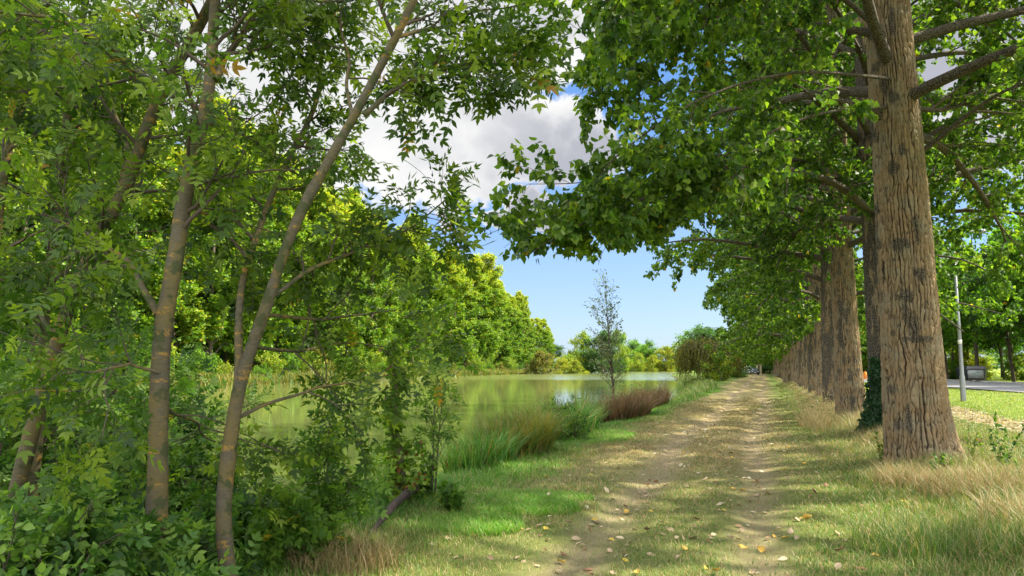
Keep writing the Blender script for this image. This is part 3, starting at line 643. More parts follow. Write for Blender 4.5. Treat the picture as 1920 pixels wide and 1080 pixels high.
ash_tree('ash_tree', 'leftmost ash stem bending up from the left edge', [
    ([at(-40, 900, 6.8), at(-20, 700, 6.8), at(-8, 500, 6.8), at(12, 280, 6.8), at(45, 180, 6.8), at(72, 60, 6.8), at(100, -60, 6.8)], .055, .032, .35, 1.6),
    ([at(70, 40, 6.8), at(20, 50, 6.5), at(-60, 60, 6.2)], .024, .01, .1, .9),
    ([at(30, 200, 6.8), at(90, 230, 7.6), at(160, 250, 8.4), at(240, 230, 9.)], .016, .006, .15, 1.1)], keep=keep_ash, group=G)
def ground_at(px, d):
    lat = (px - 960) / F * d; x, y = lw(lat, d); return np.array([x, y, GZ(x, y)])
# ash poles further along the bank, closing the view on the left
for px, d, lean_, lab in ((10, 10., .3, 'ash behind the leftmost stems, low in the left corner'),):
    b0 = ground_at(px, d); tp = b0 + np.array([lean_ * 3, .3, 6.2])
    ash_tree('ash_tree', lab, [([b0, b0 * .6 + tp * .4 + np.array([.15, 0, 0]), tp], .04, .012, .1, 3.2)], keep=keep_ash, group=G, L2=1.4, leafn=5)

# ------------------------------------------------------------------ bushes
def bush(name, label, loc, h, spread, nst, leaf, T, lsize, n2=7, n3=4, nl=7, cat='bush', group=None, up=.75, woody='twig', K=8):
    t = empty(name, tuple(loc), label, cat, group); b, cr = MB(), MB()
    az = rng.uniform(0, 6.28, nst); el = rng.uniform(up - .35, up + .35, nst); d = np.stack([np.cos(az) * np.cos(el), np.sin(az) * np.cos(el), np.sin(el)], 1)
    P = np.zeros((nst, K, 3)); P[:, 0, :2] = rng.normal(0, spread * .18, (nst, 2)); L = h * rng.uniform(.6, 1.1, nst)
    for k in range(1, K):
        P[:, k] = P[:, k - 1] + d * (L / (K - 1))[:, None]; d = nz(d + rng.normal(0, .1, d.shape) + np.array([0, 0, .05 - .03 * k]))
    R = (.009 + .004 * h) * (1 - .8 * np.linspace(0, 1, K))[None] * np.ones((nst, 1)); b.add(*tubes(P, R, 5))
    P2, R2 = grow(P, R, n2, .12, 1., .8, h * .38, 5, lift=.02, jit=.15, rmax=.008); b.add(*tubes(P2, R2, 4))
    P3, R3 = grow(P2, R2, n3, .1, 1., .8, h * .2, 3, lift=-.02, jit=.15, rtip=.0015); b.add(*tubes(P3, R3, 3))
    b.build('stems', M[woody], t)
    keep = lambda p: (np.linalg.norm(p + np.array(loc) - np.array([0, 0, CAMZ]), axis=1) > 2.3) & (p[:, 2] > .03)
    twig_leaves(cr, P3, nl, lsize, T, t0=.05, fwd=.5, out=.9, down=.15, up=1., curl=.3, keep=keep)
    cr.build('leaves', M[leaf], t); return t
GB = 'leafy bushes under the ash trees'
for px, d, h, lab in ((60, 4.4, .85, 'lush pinnate leaved bush in the bottom left corner'), (185, 4.8, .85, 'dense bush left of the upright ash trunk'),
                      (365, 6.3, .7, 'bush between the upright ash and the leaning ash'), (505, 6.3, .6, 'low bush right of the leaning ash foot'),
                      (-60, 7.6, 2.3, 'tall bush at the left edge'), (-30, 10.5, 3.2, 'tall light green thicket behind the leftmost stems'), (110, 10.5, 3.0, 'light green thicket seen between the slender ash and the leaning ash'), (235, 10., 2.0, 'light green thicket by the water left of the upright ash'), (150, 8.2, 1.7, 'tall bush behind the bottom left bushes'), (240, 8.0, 1.2, 'dim bush behind the upright ash'),
                      (555, 7.0, .4, 'low light green bush beside the dry grass'), (380, 8.4, .5, 'twiggy bush by the water behind the leaning ash')):
    lf = 'bush_leaf' if px < 450 and d < 9 else 'lime_leaf'
    bush('bush', lab, ground_at(px, d), h, h * .8, 11, lf, ASHL5, .15, n2=8, n3=4, nl=6, group=GB)
bush('bush', 'round leaved pale bush at the lower left edge', ground_at(20, 4.0), 1.1, .9, 12, 'bush_leaf', OVAL, .06, n2=8, n3=5, nl=9, group=GB)
bush('bush', 'dark leafy bush among the green reeds', ground_at(1035, 17.), 1.1, 1.2, 18, 'bush_leaf', OVAL, .05, n2=8, n3=5, nl=8)
def sapling(label, b0, h, top, nl, leaf='lime_leaf', lsize=.14, stems=1, sec=14, tw=3, rb_=.012, L2=.5, t0_=.2, T=ASHL, r2max=.006, name='sapling'):
    t = empty(name, tuple(b0), label, 'sapling'); b, cr = MB(), MB(); pp = []
    for s_ in range(stems):
        tp = np.array(top) * (1 - .15 * s_) + rng.normal(0, .12, 3) * s_
        P = resample([np.zeros(3) + rng.normal(0, .03, 3) * [1, 1, 0], tp * .5 + rng.normal(0, .05, 3), tp], 12)[None]; R = (rb_ * (1 - .8 * np.linspace(0, 1, 12)))[None]
        b.add(*tubes(P, R, 6)); P2, R2 = grow(P, R, sec, t0_, 1., .7, L2, 6, lift=.05, jit=.1, rmax=r2max); b.add(*tubes(P2, R2, 4))
        P3, R3 = grow(P2, R2, tw, .2, 1., .7, L2 * .4, 3, jit=.12, rtip=.0015); b.add(*tubes(P3, R3, 3)); pp.append(P3)
    b.build('stem', M['twig'], t); twig_leaves(cr, np.concatenate(pp), nl, lsize, T, t0=.2, curl=.3); cr.build('leaves', M[leaf], t); return t
b0 = ground_at(818, 9.6); sapling('thin sapling with sparse pinnate leaves in front of the water', b0, 1.9, at(845, 650, 9.6) - b0, 3, stems=2, lsize=.15)
b0 = ground_at(590, 7.0); sapling('pale green sapling standing before the water left of the ivy stump', b0, 1.6, at(620, 800, 7.0) - b0, 4, stems=3, lsize=.15, L2=.4)
b0 = ground_at(1153, 30.); sapling('tall wispy young tree with grey feathery leaves rising from the reeds', b0, 4.4, at(1135, 535, 30.) - b0, 3, leaf='pale_leaf', lsize=.10, stems=2, sec=34, tw=6, rb_=.035, L2=1.3, t0_=.25, T=OVAL, r2max=.012)

# ivy covered stump and the charred log leaning on the bank
b0 = ground_at(765, 9.2); st = empty('ivy_stump', tuple(b0), 'dead leaning stem wrapped in yellow green creeper beside the water', 'stump')
P = resample([np.zeros(3), at(748, 860, 9.2) - b0, at(738, 780, 9.2) - b0, at(742, 700, 9.2) - b0, at(735, 640, 9.2) - b0], 20)[None]; R = (.06 * (1 - .5 * np.linspace(0, 1, 20)))[None]
mb = MB().add(*tubes(P, R, 10)); mb.build('dead_stem', M['dark_bark'], st)
cr = MB(); P2, R2 = grow(P, R, 90, 0., 1., 1.2, .24, 4, lift=-.12, jit=.25, rtip=.002); twig_leaves(cr, P2, 14, .06, POP, t0=.0, down=.6, off=.05)
P3, R3 = grow(P, R, 40, .0, .35, 1.3, .5, 5, lift=-.2, jit=.2, rtip=.002); twig_leaves(cr, P3, 16, .055, POP, down=.5, off=.05)
cr.add(*tubes(P2, R2, 3), .9, 0); cr.build('creeper', M['vine_leaf'], st)
M['char'] = simple_mat('char', (.045, .032, .024), .9, var=.5, scale=18., bump=.8)
q0, q1 = gnd(688, 1010, .0), at(775, 915, 9.0); lg = MB(); P = resample([q0, q0 * .5 + q1 * .5 + np.array([0, 0, .05]), q1], 30)
Rr = .05 * (1 + .35 * (vn(np.linspace(0, 9, 30), 3, 0) - .5)) * np.linspace(.5, 1.1, 30); lg.add(*tubes(P[None], Rr[None], 9))
tag(lg.build('fallen_branch', M['char']), 'short blackened branch sticking up from the bank below the creeper stump', 'branch')

# ------------------------------------------------------------------ reeds, tall grass, weeds
def clump(name, label, mat, pts, h, w, bend, K=5, cat='reeds', kind=None, group=None, heads=None):
    mb = MB(); p = np.asarray(pts); o = p.mean(0); cl = vn(p[:, 0] * 2.2, p[:, 1] * 2.2, 0, 31)
    hh = h * rng.uniform(.55, 1.1, len(p)) * (.75 + .5 * vn(p[:, 0] * 1.4, p[:, 1] * 1.4, 0, 8)); blades(mb, p - o, hh, w, bend * rng.uniform(.3, 1.4, len(p)), K, cl=cl)
    if heads: # feathery seed heads
        q = p[::3] - o; hq = hh[::3]; n = len(q); m = heads
        idx = np.repeat(np.arange(n), m); pz = q[idx] + np.stack([rng.normal(0, .03, n * m), rng.normal(0, .03, n * m), hq[idx] * rng.uniform(.75, 1.12, n * m)], 1)
        leaves(mb, pz, nz(rng.normal(size=(n * m, 3)) * .5 + [0, 0, 1.]), rng.normal(size=(n * m, 3)), .035, DIA, .8)
    ob = mb.build(name, M[mat], loc=tuple(o)); return tag(ob, label, None if kind else cat, group, kind)
def scat(px0, px1, d0, d1, n, off=(0, 0), fn=None):
    """random ground points between two measured depths and photo columns"""
    d = rng.uniform(d0, d1, n); px = rng.uniform(px0, px1, n) if np.isscalar(px0) else px0[0] + (px0[1] - px0[0]) * (d - d0) / (d1 - d0) + rng.uniform(0, 1, n) * (px1 - px0[0])
    lat = (px - 960) / F * d; x, y = lw(lat, d); return np.stack([x, y, gz(x, y)], 1)
def ell(cx, cyy, rx, ry, n, zoff=0.):
    a_ = rng.uniform(0, 6.283, n); r = np.sqrt(rng.random(n)); x = cx + rx * r * np.cos(a_); y = cyy + ry * r * np.sin(a_)
    z = gz(x, y); return np.stack([x, y, np.maximum(z, WATER - .3) + zoff], 1)
gc = ground_at
GR = 'reed clumps along the near shore'
def rc_(px, d): q = gc(px, d); return q[0], q[1]
for (px, d, rx, ry, n, h, mat, lab, hd) in (
    (968, 14.4, .6, 1.1, 2600, .95, 'yellow_reed', 'yellowing reed clump at the near end of the shore reeds', None),
    (905, 12.9, .5, 1.1, 1300, .75, 'reed', 'bright green reed clump left of the yellowing reeds', None),
    (1040, 18.5, .9, 2.4, 3200, .95, 'reed', 'lush green arching reeds in the middle of the shore', None),
    (990, 19.0, .8, 1.8, 1500, 1.05, 'red_reed', 'brownish seeding rushes behind the green reeds', 2),
    (1090, 23., .7, 2.0, 1900, 1.0, 'yellow_reed', 'olive rushes between the green reeds and the red brown rushes', 2),
    (1165, 25., .8, 2.8, 4200, .95, 'red_reed', 'red brown rush clump nearest the path', 3),
    (1205, 33., .9, 4.0, 4200, .95, 'red_reed', 'red brown rush clump behind, furthest along the shore', 3),
    (1130, 27., .7, 2.5, 1500, 1.1, 'yellow_reed', 'pale olive rushes around the wispy young tree', 2)):
    cx, cyy = rc_(px, d); clump('reed_clump', lab, mat, ell(cx, cyy, rx, ry, n), h, .016 + .0005 * d, .65, group=GR, heads=hd)
cx, cyy = rc_(985, 14.2); pts = ell(cx, cyy, .3, .25, 110); clump('dead_reeds', 'orange broken dead reed stalks at the edge of the green reeds', 'dead_stem', pts, .6, .02, .12)
for pxa, pya, pxb, pyb in ((985, 855, 1010, 832), (998, 858, 1025, 842)): pass

ringx = np.array([RUT[0], RUT[1]])
def region(n, x0, x1, y0, y1, power=1.7):
    u = rng.random(n); y = y0 + (y1 - y0) * u ** power; x = rng.uniform(x0, x1, n); return x, y
def vis(x, y):
    d = -x * math.sin(YAW) + y * math.cos(YAW); lat = x * math.cos(YAW) + y * math.sin(YAW); return (d > 4.5) & (np.abs(lat) < d * .74 + .5)
# short grass on path, middle strip and verges
x, y = region(620000, -5.2, 6.2, 3.5, 46, 1.6); k = vis(x, y); x, y = x[k], y[k]; sd = lake_sdf(x, y)
xr = x - rutc(y); rutm = np.minimum(np.abs(xr - RUT[0]) / .42, np.abs(xr - RUT[1]) / .36) + 1.2 * (vn(x * 1.6, y * 1.6, 0, 14) - .5)
patch = vn(x * .9, y * .6, 0, 15)
k = (sd > .25) & (rng.random(len(x)) < (1 - sst(y, 26, 46)) * np.clip(.16 + .8 * sst(rutm, .7, 1.3) * (.35 + .65 * sst(patch, .2, .6)), 0, 1)) & (np.abs(x - 6) > .2)
x, y, patch = x[k], y[k], patch[k]; dd = np.hypot(x, y)
dry = np.clip(sst(2.6 - np.abs(x + 1.4) + 1.8 * (vn(x * .8, y * .8, 0, 16) - .5), -.2, 1.6) * sst(y, 6, 16) * .9 + .2 * vn(x * .3, y * .3, 0, 17) + .12, 0, 1)
isdry = rng.random(len(x)) < dry * .85 + .1
z = gz(x, y); p = np.stack([x, y, z], 1); hgt = (.035 + .045 * rng.random(len(x))) * (1 + .9 * sst(np.abs(x + .8), 1.4, 3.)) * (.7 + .6 * patch)
lush = vn(x * .45, y * .45, 0, 18)
for nm, kk, mt in (('short_grass', ~isdry, 'grass'), ('dry_grass', isdry, 'straw')):
    mb = MB(); blades(mb, p[kk], hgt[kk] * (.8 if nm == 'dry_grass' else 1), .0032 + .00042 * dd[kk], rng.uniform(.3, 1.3, kk.sum()), 3, cl=lush[kk])
    tag(mb.build(nm, M[mt]), {'short_grass': 'short green grass between and beside the wheel ruts', 'dry_grass': 'dry straw coloured grass on the path'}[nm], None, None, 'stuff')
# longer verge grass along the poplar row and in the right corner
x, y = region(210000, .9, 6.0, 4.5, 70, 1.9); k = vis(x, y); x, y = x[k], y[k]
dens = np.maximum(np.exp(-((x - 2.6) / 1.1) ** 2), .8 * sst(x, 1.2, 2.2) * (y < 13) * (x < 5.2)); k = rng.random(len(x)) < dens; x, y, dens = x[k], y[k], dens[k]
tall = np.exp(-((x - 2.5) / .8) ** 2); dry2 = rng.random(len(x)) < np.clip(.3 + .55 * sst(y, 9, 16) * tall + .4 * (vn(x * .8, y * .8, 0, 19) - .4) + .25 * sst(x, 3., 4.), .1, .95)
hgt = .07 + (.11 + .20 * rng.random(len(x)) + .22 * sst(y, 13, 22) * rng.random(len(x))) * np.maximum(tall, .35); dd = np.hypot(x, y); p = np.stack([x, y, gz(x, y)], 1)
for nm, kk, mt, lab in (('verge_grass', ~dry2, 'grass', 'long green grass around the poplar trunks'), ('dry_verge_grass', dry2, 'straw', 'tall dry seeding grass around the poplar trunks')):
    mb = MB(); blades(mb, p[kk], hgt[kk], .0035 + .0004 * dd[kk], rng.uniform(.25, 1.1, kk.sum()), 4, cl=vn(x[kk], y[kk], 0, 20)); tag(mb.build(nm, M[mt]), lab, None, None, 'stuff')
# lush bank grass, left
x, y = region(150000, -5.6, -2.2, 4.2, 60, 1.8); k = vis(x, y); x, y = x[k], y[k]; sd = lake_sdf(x, y)
k = (sd > .0) & (rng.random(len(x)) < sst(-x + 1.2 * (vn(x * .8, y * .8, 0, 21) - .5), 2.9, 3.8)); x, y = x[k], y[k]; dd = np.hypot(x, y)
mb = MB(); cl = vn(x * .7, y * .7, 0, 22); blades(mb, np.stack([x, y, gz(x, y)], 1), (.06 + .16 * rng.random(len(x))) * (.4 + .6 * sst(-x, 3., 4.2)), .004 + .00045 * dd, rng.uniform(.3, 1.2, len(x)), 4, cl=cl)
tag(mb.build('bank_grass', M['lush_grass']), 'lush green grass along the near bank', None, None, 'stuff')
for px, d, rx, ry, n, h in ((940, 9.0, .95, .55, 9000, .13), (880, 8.0, .6, .5, 5000, .12), (1010, 9.6, .7, .35, 3500, .09), (1120, 17.5, .8, 1.6, 5000, .14)):
    cx, cyy = rc_(px, d); q = ell(cx, cyy, rx, ry, n); mb = MB(); blades(mb, q, h * rng.uniform(.4, 1.1, n), .006 + .0003 * d, rng.uniform(.3, 1.2, n), 4, cl=.85)
    tag(mb.build('lush_grass', M['lush_grass']), 'fresh bright green grass patch on the bank beside the path', None, None, 'stuff')
# sunlit grass by the road
x = rng.uniform(7, 26, 90000); y = rng.uniform(10, 60, 90000); k = vis(x, y); x, y = x[k], y[k]; q = (np.stack([x, y], 1) - rb[:2]) @ rn[:2]; k = q < -.1; x, y = x[k], y[k]
mb = MB(); blades(mb, np.stack([x, y, gz(x, y)], 1), .05 + .05 * rng.random(len(x)), .02, rng.uniform(.3, 1.2, len(x)), 3, cl=.9); tag(mb.build('roadside_grass', M['grass']), 'bright mown grass between the track and the road', None, None, 'stuff')

# straw tussocks and weeds near the first poplar
for px, d, rx, ry, n, h, mat, lab in ((1830, 8.9, .75, .6, 2600, .42, 'straw', 'matted blond hay tussock right of the nearest poplar'), (1700, 9.8, .5, .4, 900, .38, 'straw', 'thin dry grass tuft at the foot of the nearest poplar'),
                                      (1780, 6.7, .9, .6, 1300, .34, 'grass', 'long arching green grass tuft in the bottom right corner'), (1520, 20, .4, 2.6, 1300, .75, 'straw', 'tall pale seeding grass in front of the third poplar'),
                                      (650, 6.4, .5, .35, 1300, .30, 'straw', 'blond dry grass tuft beside the low bushes'), (1900, 7.2, .4, .5, 600, .5, 'straw', 'upright dry grass tuft at the right edge')):
    cx, cyy = rc_(px, d); clump('grass_tuft', lab, mat, ell(cx, cyy, rx, ry, n), h, .006, .75, cat='grass tuft', group='long grass tufts', heads=(2 if h > .7 else None))
def weed(label, b0, h, n=5, mat='bush_leaf', lsize=.07, T=OVAL):
    t = empty('weed', tuple(b0), label, 'plant'); b, cr = MB(), MB(); K = 8; P = np.zeros((n, K, 3)); P[:, 0, :2] = rng.normal(0, .05, (n, 2)); d = nz(rng.normal(0, .18, (n, 3)) + [0, 0, 1.]); L = h * rng.uniform(.5, 1., n)
    for k in range(1, K): P[:, k] = P[:, k - 1] + d * (L / (K - 1))[:, None]; d = nz(d + rng.normal(0, .05, d.shape))
    R = .004 * (1 - .7 * np.linspace(0, 1, K))[None] * np.ones((n, 1)); b.add(*tubes(P, R, 4)); b.build('stem', M['twig'], t)
    twig_leaves(cr, P, 34, lsize, T, t0=.02, fwd=.6, out=.9, down=0, curl=.3); cr.build('leaves', M[mat], t); return t
weed('tall upright leafy weed right of the nearest poplar', ground_at(1862, 11.), .95, 4); weed('weed with reddish seed spikes behind the hay tussock', ground_at(1812, 11.6), .7, 4, 'vine_leaf', .05)
weed('small green weed at the left foot of the nearest poplar', ground_at(1750, 10.2), .35, 7, 'bush_leaf', .05); weed('leafy weed growing between the first two poplars', ground_at(1640, 12.0), .6, 6, 'vine_leaf', .05)
weed('thin dark weed standing in the right corner', ground_at(1905, 8.6), .6, 2, 'bush_leaf', .03); weed('low bright green nettle patch below the creeper stump', ground_at(850, 8.6), .4, 16, 'lime_leaf', .07); weed('nettle patch at the foot of the sapling by the water', ground_at(800, 9.6), .5, 16, 'bush_leaf', .07)
# ivy on the second trunk
iv = MB(); n = 1500; th = rng.normal(math.radians(235), .55, n); zz = .05 + 1.65 * rng.random(n) ** 1.3; rr = .50 + .03 * rng.random(n) + .25 * np.exp(-zz / .38)
k = np.abs(th - math.radians(235)) < .95 * (1.05 - zz / 2.0); th, zz, rr = th[k], zz[k], rr[k]
nrm = np.stack([np.cos(th), np.sin(th), .3 + 0 * th], 1); p = np.stack([rr * np.cos(th), rr * np.sin(th), zz], 1)
leaves(iv, p, nz(rng.normal(size=p.shape) * .6 + [0, 0, -.8]), nrm + .4 * rng.normal(size=p.shape), .085, POP, .5)
tag(iv.build('ivy', M['ivy_leaf'], loc=(x2, y2, GZ(x2, y2))), 'dark ivy patch climbing the foot of the second poplar', 'ivy')

# ------------------------------------------------------------------ fallen leaves
M['fallen_yellow'] = simple_mat('fallen_yellow', (.55, .34, .06), .7, var=.3, scale=20.)
M['fallen_tan'] = simple_mat('fallen_tan', (.38, .28, .17), .75, var=.3, scale=20.)
M['fallen_brown'] = simple_mat('fallen_brown', (.20, .11, .055), .8, var=.4, scale=20.)
def leaf_mesh(nm, mat, w):
    mb = MB(); u = np.linspace(0, 1, 7); prof = np.array([.05, .75, 1., .85, .58, .3, .02]) * w; V = []
    for s_ in (-1, -.5, 0, .5, 1):
        V.append(np.stack([s_ * prof * .5, u, .16 * (abs(s_) ** 1.5) + .18 * (u - .5) ** 2 + .03 * rng.normal(size=7)], 1))
    V = np.concatenate(V); F_ = [[a_ * 7 + b_, a_ * 7 + b_ + 1, (a_ + 1) * 7 + b_ + 1, (a_ + 1) * 7 + b_] for a_ in range(4) for b_ in range(6)]
    mb.add(V, F_); mb.add(*tubes(np.array([[[0, 0, .03], [0.02, -.25, .06], [.06, -.5, .02]]]), np.full((1, 3), .012), 4)); return mb.build(nm, M[mat])
LV = [('yellow', 'fallen_yellow', .85), ('tan', 'fallen_tan', .8), ('brown', 'fallen_brown', .7)]
cnt = 0; srcs = {}
spots = [(1045, 1053, 0), (1100, 1075, 2), (1195, 1072, 0), (1290, 1030, 0), (1385, 1022, 0), (1435, 1034, 0), (1340, 1072, 0), (1466, 1010, 0), (1072, 982, 1), (1240, 980, 1), (1400, 1005, 1), (1325, 1014, 2), (1410, 1072, 1), (1150, 1075, 1), (1387, 996, 1),
         (1215, 932, 1), (1230, 935, 1), (1105, 903, 1), (1208, 922, 1), (1370, 916, 0), (1415, 929, 1), (1435, 960, 1), (1268, 1045, 1), (1060, 1045, 2), (1175, 952, 2), (1350, 955, 1), (1480, 1000, 1), (1490, 975, 1), (1506, 972, 0), (1460, 872, 1), (1512, 870, 0), (1565, 1035, 2), (1880, 1072, 1), (1012, 1060, 1), (985, 1050, 1), (1010, 880, 0), (850, 1045, 1), (845, 1010, 1)]
for _ in range(85):
    spots.append((rng.uniform(1000, 1650), 1080 - 300 * rng.random() ** .8, int(rng.choice([0, 1, 1, 1, 2, 2]))))
for px, py, ty in spots:
    q = gnd(px, py); z = GZ(q[0], q[1]); q = gnd(px, py, z + .02); 
    if q[0] < -4.6 or q[0] > 2.2: continue
    nm, mt, w = LV[ty]; lab = {'yellow': 'curled yellow poplar leaf lying on the path', 'tan': 'dry pale tan leaf lying on the path', 'brown': 'dark brown withered leaf lying on the path'}[nm]
    if nm not in srcs:
        srcs[nm] = leaf_mesh('fallen_leaf', mt, w); o = srcs[nm]
    else:
        o = srcs[nm].copy(); C.objects.link(o)
    s_ = rng.uniform(.05, .095); o.location = (q[0], q[1], z + .025); o.scale = (s_,) * 3
    o.rotation_euler = (rng.normal(0, .35), rng.normal(0, .35) + (math.pi if rng.random() < .4 else 0), rng.uniform(0, 6.28)); tag(o, lab, 'leaf', nm + ' fallen leaves on the path')
lt = MB(); n = 5200; x = np.concatenate([rng.uniform(5.0, 7.4, n), rng.normal(-.9, 1.5, 900)]); y = np.concatenate([rng.uniform(12, 44, n), 6 + 34 * rng.random(900)]); p = np.stack([x, y, gz(x, y) + .025], 1)
leaves(lt, p, nz(rng.normal(size=p.shape) * [1, 1, .2]), rng.normal(size=p.shape) * .4 + [0, 0, 1], .055 + .05 * rng.random(len(p)), OVAL, rng.random(len(p)))
M['litter'] = leaf_mat('litter', (.22, .14, .07), (.42, .33, .2), (.62, .56, .42), odd=(.5, .36, .05), oddp=.9, trans=.1)
tag(lt.build('leaf_litter', M['litter']), 'pale dry leaf litter scattered over the bare track behind the poplars', None, None, 'stuff')

# ------------------------------------------------------------------ background trees
def crown_tree(name, label, loc, H, rad, z0, nl, ls, leaf, seed, trunk_r=.2, cat='tree', group=None, shape='oval', bark='dark_bark', nb=26, sub=9, yellow_top=False, T=OVAL):
    t = empty(name, tuple(loc), label, cat, group); b, cr = MB(), MB()
    zc = (H + z0) / 2; hz = (H - z0) / 2; K = 8
    tr = resample([[0, 0, -.3], [rng.normal(0, .15), rng.normal(0, .15), H * .4], [rng.normal(0, .3), rng.normal(0, .3), H * .93]], 14)
    b.add(*tubes(tr[None], (trunk_r * (1 - .85 * np.linspace(0, 1, 14)))[None], 8))
    # bough ends spread over the crown, each carrying its own leaf clump
    n = nb; u = rng.random(n); zz = z0 + (H - z0) * (.04 + .94 * u); kk = np.clip((zz - z0) / (H - z0), 0, 1)
    prof = {'oval': np.sqrt(np.clip(1 - (2 * kk - 1) ** 2, 0.03, 1)), 'column': np.clip(1.12 * np.clip(1 - kk ** 2.4, .03, 1) ** .8 * (.7 + .3 * np.clip(kk * 5, 0, 1)), 0, 1), 'round': np.sqrt(np.clip(1 - (1.7 * kk - .7) ** 2, .03, 1))}[shape]
    az = np.arange(n) * 2.399 + seed; rr = rad * prof * rng.uniform(.45, 1.18, n); E = np.stack([rr * np.cos(az), rr * np.sin(az), zz], 1)
    S = np.stack([np.interp(np.maximum(zz - rr * .6, z0 * .7), tr[:, 2], tr[:, i]) for i in range(3)], 1)
    tt = np.linspace(0, 1, K)[None, :, None]; P = S[:, None] * (1 - tt) + E[:, None] * tt; P[:, :, 2] += (rr * .12)[:, None] * np.sin(tt[:, :, 0] * 3.14); P[:, 1:-1] += rng.normal(0, .12, (n, K - 2, 3))
    R = (.03 + trunk_r * .22) * (1 - .85 * np.linspace(0, 1, K))[None] * np.ones((n, 1)); b.add(*tubes(P, R, 5))
    P2, R2 = grow(P, R, sub, .3, 1., .8, rad * .42, 4, lift=.03, jit=.2, rtip=.008); b.add(*tubes(P2, R2, 3)); b.build('trunk', M[bark], t)
    cl = np.repeat(rng.random(n), sub) * .6 + .4 * rng.random(len(P2))
    if yellow_top: cl = np.clip(.35 * cl + .75 * sst(P2[:, -1, 2] / H, .55, 1.), 0, 1)
    twig_leaves(cr, P2, max(2, nl // len(P2)), ls, T, t0=.0, fwd=.3, out=1., down=.3, up=.6, off=rad * .13, clump=cl); cr.build('crown', M[leaf], t); return t
fp = [crown_tree('poplar_tree', 'src', (0, 0, 0), 31, 4.6, 2.6, 30000, .31, 'far_leaf', s_, .26, shape=['column', 'oval', 'column'][s_ - 1], nb=70, sub=10, yellow_top=True, T=POP) for s_ in (1, 2, 3)]
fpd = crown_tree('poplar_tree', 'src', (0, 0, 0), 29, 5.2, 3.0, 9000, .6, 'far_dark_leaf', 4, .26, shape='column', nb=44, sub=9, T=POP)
first = {}
def place(src, loc, rz, sc, label, group=None, cat='tree'):
    """the first use moves the source itself, later ones copy it"""
    if src.name not in first:
        first[src.name] = 1; src.location = loc; src.rotation_euler = (0, 0, rz); src.scale = (sc if isinstance(sc, tuple) else (sc,) * 3); src['label'] = label; src['category'] = cat
        if group: src['group'] = group
        return src
    return copy_tree(src, loc, rz, sc, label, cat, group)
def farshore(d, off): return lw(-52 + .228 * d - off, d)
for r, off in enumerate((8.5, 14, 20)):
    d = 34. + r * 3
    k = 0
    while d < 345 - 14 * r:
        x, y = farshore(d + rng.uniform(-.8, .8), off + rng.uniform(-.8, .8)); s_ = rng.uniform(.92, 1.2) * (1 - .42 * sst(d, 225, 345)); s_ = (s_ * rng.uniform(.9, 1.25),) * 2 + (s_,)
        if r < 2: place(fp[k % 3], (x, y, -.1), rng.uniform(0, 6.28), s_, ['tall yellow topped poplar, ' + ordinal(k + 1) + ' from the left in the front row on the far shore', 'tall green poplar in the second row behind the far shore'][r], 'poplars on the far shore')
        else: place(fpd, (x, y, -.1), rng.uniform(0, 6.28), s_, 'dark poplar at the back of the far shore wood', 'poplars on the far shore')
        d += (6.2 if r < 2 else 8.) * (1 + .002 * d); k += 1
# round broadleaf trees
def bt(leaf, seed, rad=4.5, H=11, z0=1.2, nl=9000, ls=.34, shape='round', name='broadleaf_tree', tr=.2): return crown_tree(name, 'src', (0, 0, 0), H, rad, z0, nl, ls, leaf, seed, tr, shape=shape, nb=40, sub=8)
sg = bt('wood_leaf', 11); sgd = bt('far_dark_leaf', 12); sy = bt('yellow_leaf', 13); sl_ = bt('far_leaf', 14)
def pp(px, d): x, y = lw((px - 960) / F * d, d); return (x, y, GZ(x, y))
far_list = [(1128, 268, 17, 1.15, sgd, 'large dark round tree at the far corner of the lake'), (1160, 285, 17, .8, sl_, 'light green tree right of the large dark round tree'),
            (1092, 275, 16, .9, sl_, 'bright green tree left of the large dark round tree'), (1212, 400, 17, 1.2, sg, 'taller grey green tree above the end of the lake'), (1178, 410, 15, 1., sgd, 'blue green tree far behind the end of the lake'),
            (1245, 390, 14, 1.1, sy, 'yellow green tree behind the end of the lake'), (1195, 385, 11, 1., sl_, 'bright tree standing low on the end shore'), (1222, 380, 9.5, .9, sy, 'small yellow tree on the end shore'),
            (1290, 300, 13, 1.2, sl_, 'sunlit tree behind the weeping willow'), (1330, 260, 13, 1.3, sg, 'green tree behind the weeping willow'), (1385, 230, 12, 1.2, sg, 'tree closing the view left of the parked car'), (1262, 400, 13, 1.1, sg, 'green tree right of the yellow trees at the end shore')]
for px, d, H, w, src, lab in far_list:
    s_ = H / 11.; place(src, pp(px, d), rng.uniform(0, 6.28), (s_ * w, s_ * w, s_), lab)
